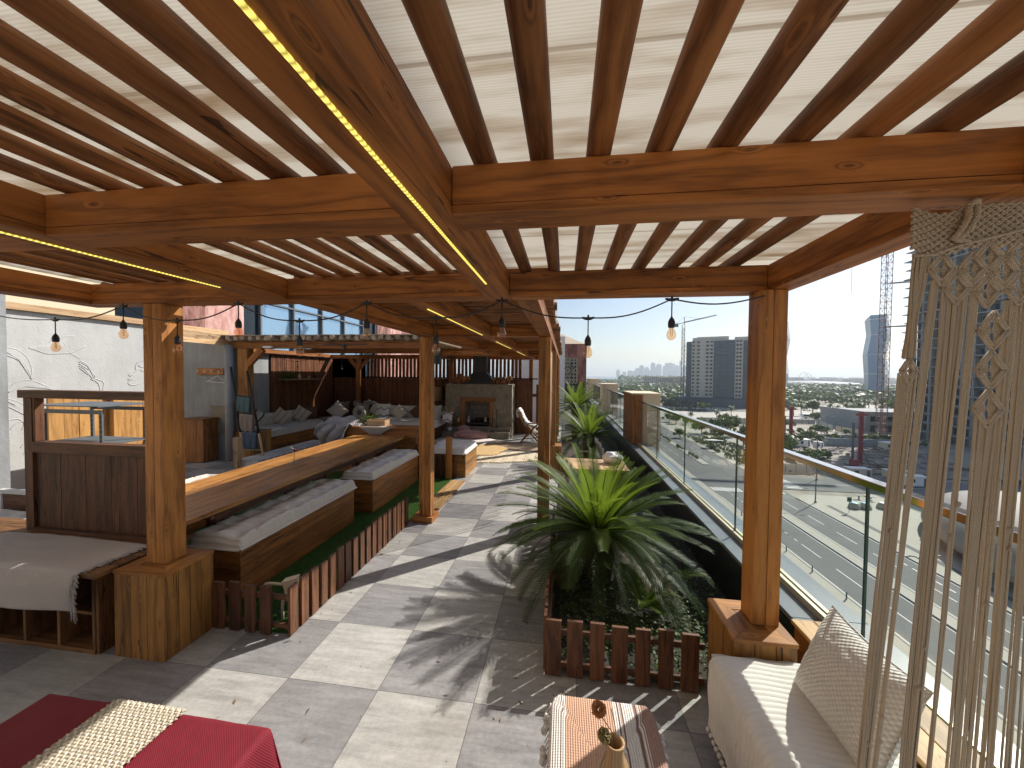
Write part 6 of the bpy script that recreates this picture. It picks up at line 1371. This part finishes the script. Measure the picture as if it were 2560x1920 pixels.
def zigzag(cx, cy, label):
    t = thing('zigzag_tower', label, 'tower'); ang = math.atan2(cy-CAM.y, cx-CAM.x); mt = Matrix.Translation((cx, cy, 0)) @ Matrix.Rotation(ang-math.pi/2, 4, 'Z')
    R_ = [(-22, -10.5, -6.5, 6, 9.4), (6.5, -12.2, -7.6, 8.2, 11.7), (32.5, -14.2, -9.0, 5.8, 9.2), (58.5, -11.2, -6.0, 9.4, 13.0), (79, -13.4, -7.6, 7.0, 10.2), (84.5, -8.0, -7.4, 6.6, 9.8)]
    S_ = 1.0
    for (z0, l0, b0, c0, r0), (z1, l1, b1, c1, r1) in zip(R_[:-1], R_[1:]):
        a = [Vector(v) for v in ((l0, 6, z0), (b0, -8, z0), (c0, -8, z0), (r0, 6, z0), (r0-4, 15, z0), (l0+4, 15, z0))]; b_ = [Vector(v) for v in ((l1, 6, z1), (b1, -8, z1), (c1, -8, z1), (r1, 6, z1), (r1-4, 15, z1), (l1+4, 15, z1))]
        for k in range(6):
            mb = MB(); k2 = (k+1) % 6; mb.quad([mt @ a[k], mt @ a[k2], mt @ b_[k2], mt @ b_[k]]); mk('facet', mb, 'zigglass' if k in (1, 4) else 'zigside', t)
        mb = MB(); mb.tube([mt @ (b_[0]+Vector((0, -.3, 0))), mt @ (b_[1]+Vector((0, -.3, 0))), mt @ (b_[2]+Vector((0, -.3, 0))), mt @ (b_[3]+Vector((0, -.3, 0)))], .35, 4); mk('floor_band', mb, 'white', t)
    mb = MB(); mb.quad([mt @ Vector(v) for v in ((-8, 6, 84.5), (-7.4, -8, 84.5), (6.6, -8, 84.5), (9.8, 6, 84.5))]); mk('roof', mb, 'steel', t)
zigzag(415, 563, 'tall blue glass tower with a zigzag outline left of the reddish crane mast'); zigzag(326, 621, 'twin zigzag glass tower mostly hidden behind the right timber post')
t = thing('stadium', 'long low grey stadium roof between the two zigzag towers', 'stadium'); mt = Matrix.Translation((790, 1330, 0)) @ Matrix.Rotation(math.atan2(-96, 155), 4, 'Z')
mb = MB(); mb.grid(40, 10, lambda a, b_: mt @ Vector((-115+230*a, -40+120*b_, -24+(9.5-5*abs(2*a-1)**1.5)*math.sin(math.pi*(.08+.86*b_))**.6+3)), None); mk('roof', mb, simple('grey_roof_metal', (.20, .21, .22), .5), t); mb = MB(); mb.box(-108, 108, -38, 60, -40, -22, mat=mt); mk('wall', mb, 'aptdark', t); mb = MB(); mb.box(5, 35, 0, 30, -13.6, -12.2, mat=mt); mk('roof_light', mb, 'white', t)
t = thing('arch_monument', 'faint curved arch on the hazy horizon', 'monument'); mk('arch', MB().tube([(1960+6*k, 3480-3*k, -20+70*math.sin(k/12*3.1)*(1-.03*k)) for k in range(13)], 2.2, 5), 'steel', t); mk('arch', MB().tube([(1985+5*k, 3460-3*k, -20+48*math.sin(k/12*3.1)) for k in range(13)], 1.8, 5), 'steel', t)
# distant skyline
sky_b = [(662, 4954, 40, 56), (735, 4944, 46, 36), (800, 4936, 60, 51), (862, 4923, 26, 48), (889, 4918, 47, 80), (937, 4910, 54, 117), (998, 4898, 53, 88), (1071, 4882, 50, 146), (1133, 4868, 62, 128), (1212, 4849, 24, 110), (1234, 4844, 38, 150), (1272, 4834, 40, 153), (1316, 4822, 26, 139), (1348, 4813, 36, 118), (1393, 4800, 20, 181), (1260, 4700, 110, 61), (960, 4760, 80, 60), (1070, 4760, 40, 92), (1180, 4740, 60, 80), (1430, 4790, 40, 110), (1500, 4770, 50, 140), (1580, 4740, 50, 90), (1640, 4720, 60, 120), (1730, 4690, 60, 70)]
for i, (x, y, w, h) in enumerate(sky_b):
    t = thing('skyscraper', 'pale blue hazy tower in the far skyline, number of storeys lost in haze', 'skyscraper', 'towers of the hazy far skyline', loc=(x, y, GZ-.1)); mk('shaft', B(0, w*.97, 0, 40, 0, h-GZ), 'aptdark', t); mk('crown', B(w*.15, w*.8, 5, 35, h-GZ+.1, h-GZ+RND.choice((4, 8, 14))), 'aptdark', t)
mb = MB()
for i in range(260):
    a = rad(RND.uniform(12, 50)); d = RND.uniform(1700, 5200); x, y = math.sin(a)*d, math.cos(a)*d; w = RND.uniform(15, 70); mb.box(x, x+w, y, y+w*.6, GZ-.1, GZ+RND.uniform(6, 22))
tag(mk('far_city', mb, 'apt'), 'mass of low hazy buildings along the horizon', 'buildings', kind='stuff')
struct(mk('far_land', MB().prism([(-1500, 7600), (600, 5200), (3300, 4400), (6500, 4800), (3000, 7800)], GZ-.3, GZ+.05), 'ground')); struct(mk('beach', MB().prism([(-200, 1500), (60, 1420), (300, 1300), (420, 1500), (200, 1700), (-200, 1800)], GZ-.2, GZ+.1), simple('white_sand', (.62, .58, .5), .9)))

# ---- trees
RND.seed(9)
def tree_proto(seed, h, w):
    RND.seed(seed); t = thing('tree', 'x', 'tree'); mb = MB().tube([(0, 0, 0), (.05*h, 0, h*.3), (0, .03*h, h*.55)], [.05*h, .035*h, .02*h], 6)
    for k in range(5): a = RND.uniform(0, 6.28); mb.tube([(0, 0, h*.4), (w*.35*math.cos(a), w*.35*math.sin(a), h*.7)], [.02*h, .008*h], 4)
    mk('trunk', mb, 'bark', t); mb = MB(); cl = [(RND.gauss(0, w*.30), RND.gauss(0, w*.30), h*RND.uniform(.50, .92), w*RND.uniform(.18, .32)) for _ in range(13)]
    for cx, cy, cz, cr in cl:
        tt = RND.uniform(.0, .8)
        for _ in range(75):
            d = Vector((RND.gauss(0, 1), RND.gauss(0, 1), RND.gauss(0, .75))).normalized(); p = Vector((cx, cy, cz))+d*cr*RND.uniform(.6, 1.05); s_ = d.orthogonal().normalized(); s2 = d.cross(s_); l = w*.05*RND.uniform(.7, 1.4); s_ = (s_+d*RND.uniform(-.6, .6))*l; s2 = (s2+d*RND.uniform(-.6, .6))*l
            mb.face([mb.b.verts.new(v) for v in (p-s_, p-s2, p+s_, p+s2)], None, min(1, max(0, tt+RND.uniform(-.15, .25))))
    mk('crown', mb, 'tree', t); return t
def palm_proto(seed, h, L=2.6):
    RND.seed(seed); t = thing('palm_tree', 'x', 'tree'); mk('trunk', MB().tube([(0, 0, 0), (.1, 0, h*.5), (0, .05, h)], [.22, .17, .2], 7), 'trunk', t); mb = MB()
    for i in range(26):
        az = i*2.4; pt = rad(78-100*(i/26)); d = Vector((math.cos(az), math.sin(az), 0)); p = Vector((0, .05, h)); s_ = Vector((-d.y, d.x, 0)); pr = None; a = pt
        for k in range(7):
            w = .34*L/2.6*math.sin(math.pi*(k+.6)/7.4); q = [p-s_*w+Vector((0, 0, -w*.5)), p, p+s_*w+Vector((0, 0, -w*.5))]
            if pr:
                mb.face([mb.b.verts.new(v) for v in (pr[0], pr[1], q[1], q[0])], None, RND.random()); mb.face([mb.b.verts.new(v) for v in (pr[1], pr[2], q[2], q[1])], None, RND.random())
            pr = q; p = p+(d*math.cos(a)+Vector((0, 0, math.sin(a))))*L/7; a -= .27
    mk('crown', mb, 'palmleaf', t); return t
T_ = [tree_proto(31, 6, 6.0), tree_proto(32, 5, 5.2), tree_proto(33, 7, 6.5)]; P_ = [palm_proto(41, 5.2), palm_proto(42, 6.2)]
used = {}
def plant(pr, x, y, s_, label, grp):
    pr_ = pr
    if id(pr) not in used: used[id(pr)] = 1; pr.location = (x, y, GZ); pr.rotation_euler = (0, 0, RND.uniform(0, 6)); pr.scale = (s_,)*3; o = pr
    else: o = dup(pr_, (x, y, GZ), RND.uniform(0, 6), None, s_)
    o['label'] = label; o['group'] = grp; return o
RND.seed(12)
named = [(P_[0], 80.9, 206.5, 1.0, 'lone palm above the pale hoarding, left of the pair'), (P_[1], 95.7, 225.5, .95, 'lone palm above the pale hoarding, right of the pair'), (T_[0], 134.8, 215.7, .8, 'dark round tree in front of the bus'), (T_[1], 150.2, 219.1, 1.0, 'dark tree right of the parked cars'), (T_[1], 144.7, 204.6, .7, 'small dark tree nearest the cream hoarding'),
    (T_[2], 157.3, 257.7, 1.15, 'broad tree in the middle of the car park'), (T_[2], 220.5, 321.5, 1.2, 'tallest dark tree at the back of the car park'), (T_[1], 56.5, 192, .9, 'tree left of the pale hoarding end'), (T_[0], 57.4, 159.6, .8, 'tree beside the bus shelter seen through the glass'), (T_[0], 52.6, 131.6, .55, 'small cone-like tree on the corner seen through the glass')]
for a in named: plant(*a, 'trees around the junction and car park')
for i, (x, y) in enumerate(((144.2, 247), (139.5, 246), (133, 253.8), (158.7, 244.8), (163.4, 245.9), (206.5, 291.3), (209.5, 287.2), (172, 252), (180, 262), (190, 275))): plant(P_[i % 2], x, y, RND.uniform(1.1, 1.35), 'date palm in the row along the car park edge', 'date palms along the car park')
for i in range(95):
    r_ = RND.random()
    if r_ < .35: x, y = RND.uniform(60, 112), RND.uniform(186, 215); y = RND.uniform(262, 330) if x < 108 else y; x = x-6
    elif r_ < .6: x, y = RND.uniform(130, 270), RND.uniform(255, 400)
    elif r_ < .8: x, y = RND.uniform(44, 78), RND.uniform(104, 200)
    else: x, y = RND.uniform(86, 124), RND.uniform(145, 168)
    if 48 < x < 66 and y < 112: continue
    if 66 < x < 95 and 190 < y < 262: continue
    plant(T_[i % 3] if RND.random() < .8 else P_[i % 2], x, y, RND.uniform(.5, 1.05)*(1 if r_ > .6 or r_ < .35 else 1.2)*(.55 if .8 <= r_ else 1), 'leafy green tree among the planting between the junction and the car park', 'trees scattered below the terrace')
def grove(n, fn, s0, s1, label, nm='tree_grove'):
    mb = MB()
    for _ in range(n):
        x, y = fn(); s_ = RND.uniform(s0, s1); h = s_*RND.uniform(.7, 1.1); tt = RND.random()
        for _ in range(14):
            d = Vector((RND.gauss(0, 1), RND.gauss(0, 1), abs(RND.gauss(0, .8)))).normalized(); p = Vector((x, y, GZ+h*.35))+Vector((d.x*s_*.5, d.y*s_*.5, d.z*h*.6)); a = d.orthogonal().normalized()*s_*.22; b_ = d.cross(a).normalized()*s_*.22
            mb.face([mb.b.verts.new(v) for v in (p-a, p-b_, p+a, p+b_)], None, min(1, max(0, tt+RND.uniform(-.3, .3))))
    tag(mk(nm, mb, 'tree'), label, 'trees', kind='stuff')
def polar(a0, a1, d0, d1):
    def fn(): a = rad(RND.uniform(a0, a1)); d = d0+(d1-d0)*RND.random()**.8; return math.sin(a)*d, math.cos(a)*d
    return fn
grove(2600, polar(2, 17, 380, 1300), 5, 10, 'dense dark grove of trees between the apartment block and the sea')
grove(2200, polar(25, 46, 430, 1200), 5, 10, 'dark belt of trees below the stadium and the zigzag tower')
grove(420, polar(12, 30, 330, 420), 4, 8, 'tree belt round the base of the apartment block')
grove(500, polar(-4, 9, 1250, 1500), 5, 9, 'line of far palms along the white beach')
grove(900, polar(8, 26, 1300, 3000), 10, 24, 'hazy far woodland toward the skyline')
def boxfn(x0, x1, y0, y1): return lambda: (RND.uniform(x0, x1), RND.uniform(y0, y1))
grove(260, boxfn(48.5, 60, 99, 150), .6, 1.6, 'low shrubs planted around the corner plaza beyond the cross street', 'shrubs')
grove(240, boxfn(78, 126, 143, 159), .7, 2.2, 'strip of low shrubs between the pit and the hoarding', 'shrubs')
grove(160, boxfn(62, 96, 262, 268), .8, 2.0, 'hedge along the far road in front of the apartment block', 'shrubs')
grove(160, boxfn(39.2, 40.1, 110, 250), .5, 1.1, 'low hedge on the median seen through the glass', 'shrubs')
mb = MB()
for k in range(9): mb.box(32.9+k*.66, 33.25+k*.66, 80.5, 83.0, GZ+.001, GZ+.009); mb.box(41+k*.66, 41.35+k*.66, 80.5, 83.0, GZ+.001, GZ+.009)
for k in range(8): mb.box(49.5, 52.5, 85.2+k*1.15, 85.7+k*1.15, GZ+.006, GZ+.012)
struct(mk('road_marking', mb, 'paint'))
mb = MB()
for k in range(60):
    a, b_ = RND.uniform(62, 112), RND.uniform(100, 138); l = RND.uniform(1.5, 6); m = Matrix.Translation((a, b_, GZ+RND.uniform(.3, 1.0))) @ Matrix.Rotation(RND.uniform(0, 3), 4, 'Z'); mb.box(-l/2, l/2, -.12, .12, 0, .15, mat=m)
tag(mk('steel_bars', mb, 'trunk'), 'rusty bars and planks lying about the excavated site', 'building material', kind='stuff')
# ---- vehicles
def car(seed, m):
    t = thing('parked_car', 'x', 'car'); body = [(-2.15, .35), (-2.2, .75), (-1.9, .92), (-1.2, 1.0), (-.75, 1.42), (.9, 1.45), (1.6, .98), (2.1, .85), (2.2, .6), (2.15, .35)]
    mb = MB(); a = [mb.b.verts.new((x, -.85, z)) for x, z in body]; b_ = [mb.b.verts.new((x, .85, z)) for x, z in body]; n = len(body); mb.face(a, None); mb.face(b_[::-1], None)
    for k in range(n): mb.face([a[k], b_[k], b_[(k+1) % n], a[(k+1) % n]], None)
    mk('body', mb, m, t, bevel=.08); mk('window', MB().box(-.85, 1.05, -.87, .87, 1.03, 1.32), 'darkglass', t)
    for x in (-1.35, 1.35):
        for y in (-.8, .8): mk('wheel', MB().tube([(x, y-.1, .33), (x, y+.1, .33)], .33, 10), 'black', t)
    return t
M_['carwhite'] = simple('white_car_paint', (.72, .72, .72), .25, var=.02); M_['cardark'] = simple('dark_car_paint', (.03, .035, .045), .2); M_['carsilver'] = simple('silver_car_paint', (.38, .39, .40), .25)
C_ = [car(1, 'carwhite'), car(2, 'cardark'), car(3, 'carsilver')]; cu = [0, 0, 0]
def park(i, x, y, a, lb, grp='cars parked in the open lots'):
    if not cu[i]: o = C_[i]; cu[i] = 1; o.location = (x, y, GZ+.06); o.rotation_euler = (0, 0, a)
    else: o = dup(C_[i], (x, y, GZ+.06), a)
    o['label'] = lb; o['group'] = grp
nm_ = ('white', 'dark', 'silver')
for i, (x, y) in enumerate(((143.4, 217.6), (142.9, 212), (141.2, 203.9), (139, 208), (138, 213.5), (136.6, 219))): park((1, 0, 0, 1, 2, 1)[i], x, y, rad(20), '%s car parked in the small row behind the hoarding beside the round tree' % nm_[(1, 0, 0, 1, 2, 1)[i]], 'cars parked behind the hoarding')
for i in range(120):
    row = i//20; u_ = (i % 20)*3.1+RND.uniform(-.3, .3)
    if RND.random() < .25: continue
    x, y = 150+row*18+u_*.9, 238+row*16+u_*.35; k = RND.choice((0, 0, 0, 1, 2)); park(k, x, y, rad(111), '%s car parked in the large open car park among the trees' % nm_[k])
for i in range(9): k = RND.choice((0, 1, 2)); park(k, 60+i*7, 270+i*.8, rad(8), '%s car on the road in front of the apartment block' % nm_[k], 'cars on the road by the apartment block')
t = thing('bus', 'white coach with a dark window band on the road by the car park', 'bus', loc=(136.3, 231.3, GZ+.05)); mk('body', MB().box(0, 8, 0, 2.3, .4, 2.7), 'carwhite', t, bevel=.15); mk('window_band', MB().box(.3, 7.8, -.02, 2.32, 1.4, 2.25), 'darkglass', t)
for x in (1.5, 6.3): mk('wheel', MB().tube([(x, -.05, .45), (x, .25, .45)], .45, 10), 'black', t)
t = thing('bus_shelter', 'flat-roofed white shelter on the corner seen through the glass', 'shelter', loc=(48.5, 128, GZ+.1)); mk('roof', B(0, 5, 0, 2.4, 2.5, 2.65), 'white', t)
for x in (.2, 4.7): mk('leg', MB().tube([(x, 1.2, 0), (x, 1.2, 2.5)], .08, 6), 'steel', t)

# ---- ordering the look-alikes by where they stand, left to right
def ordn(k): return '%d%s' % (k, 'th' if 10 <= k % 100 <= 20 else {1: 'st', 2: 'nd', 3: 'rd'}.get(k % 10, 'th'))
def order(pred, text):
    L = sorted([o for o in S.objects if o.parent is None and o.get('label') and pred(o['label'])], key=lambda o: (o.location.x-CAM.x)/max(1, o.location.y-CAM.y))
    for i, o in enumerate(L): o['label'] = text(o, i+1, len(L))
order(lambda l: l.startswith('pale blue hazy tower'), lambda o, i, n: 'hazy pale blue tower, %s from the left in the far skyline' % ordn(i))
order(lambda l: l.startswith('date palm in the row'), lambda o, i, n: 'date palm, %s from the left along the car park edge' % ordn(i))
def zone(o):
    x, y = o.location.x, o.location.y
    return 'along the road left of the junction' if x < 80 and y < 201 else 'in the strip above the building pit' if y < 170 else 'around the car park' if x > 124 else 'by the road below the apartment block'
for z_ in ('along the road left of the junction', 'in the strip above the building pit', 'around the car park', 'by the road below the apartment block'):
    L = sorted([o for o in S.objects if o.parent is None and str(o.get('label', '')).startswith('leafy green tree') and zone(o) == z_], key=lambda o: o.location.x/o.location.y)
    for i, o in enumerate(L): o['label'] = 'leafy green tree %s, %s from the left' % (z_, ordn(i+1))
for c_ in ('white', 'dark', 'silver'):
    order(lambda l: l.startswith(c_+' car parked in the large'), lambda o, i, n: '%s car in the open car park, %s %s one from the left' % (c_, ordn(i), c_))
    order(lambda l: l.startswith(c_+' car on the road'), lambda o, i, n: '%s car on the road by the apartment block, %s %s one from the left' % (c_, ordn(i), c_))
    order(lambda l: l.startswith(c_+' car parked in the small row'), lambda o, i, n: '%s car in the small row behind the hoarding, %s %s one from the left' % (c_, ordn(i), c_))
order(lambda l: 'fireplace top left of' in l, lambda o, i, n: 'round log in the heap left of the hood, %s from the left' % ordn(i))
order(lambda l: 'fireplace top right of' in l, lambda o, i, n: 'round log in the heap right of the hood, %s from the left' % ordn(i))

# ---- air
M_['haze'] = None
ht = NT('thin_haze'); ht.t.nodes.remove(ht.p); pv = ht.n('VolumePrincipled'); pv.inputs['Color'].default_value = (.80, .91, 1.0, 1); pv.inputs['Density'].default_value = .00019; pv.inputs['Anisotropy'].default_value = .3
ht.t.links.new(pv.outputs[0], ht.o.inputs['Volume']); M_['haze'] = ht.m
hz = mk('haze', B(-9000, 9000, -9000, 9000, GZ-1.6, 200), 'haze'); tag(hz, 'thin blue-white haze over the city and sea', 'haze', kind='stuff')

# put each thing's Empty at its base
for o in list(S.objects):
    if o.type == 'EMPTY' and o.parent is None and o.location.length == 0 and o.children:
        pts = [Vector(c) for ch in o.children for c in ch.bound_box]
        b0 = Vector([min(p[i] for p in pts) for i in range(3)]); b1 = Vector([max(p[i] for p in pts) for i in range(3)]); base = Vector(((b0.x+b1.x)/2, (b0.y+b1.y)/2, b0.z))
        o.location = base
        for ch in o.children: ch.location = ch.location-base
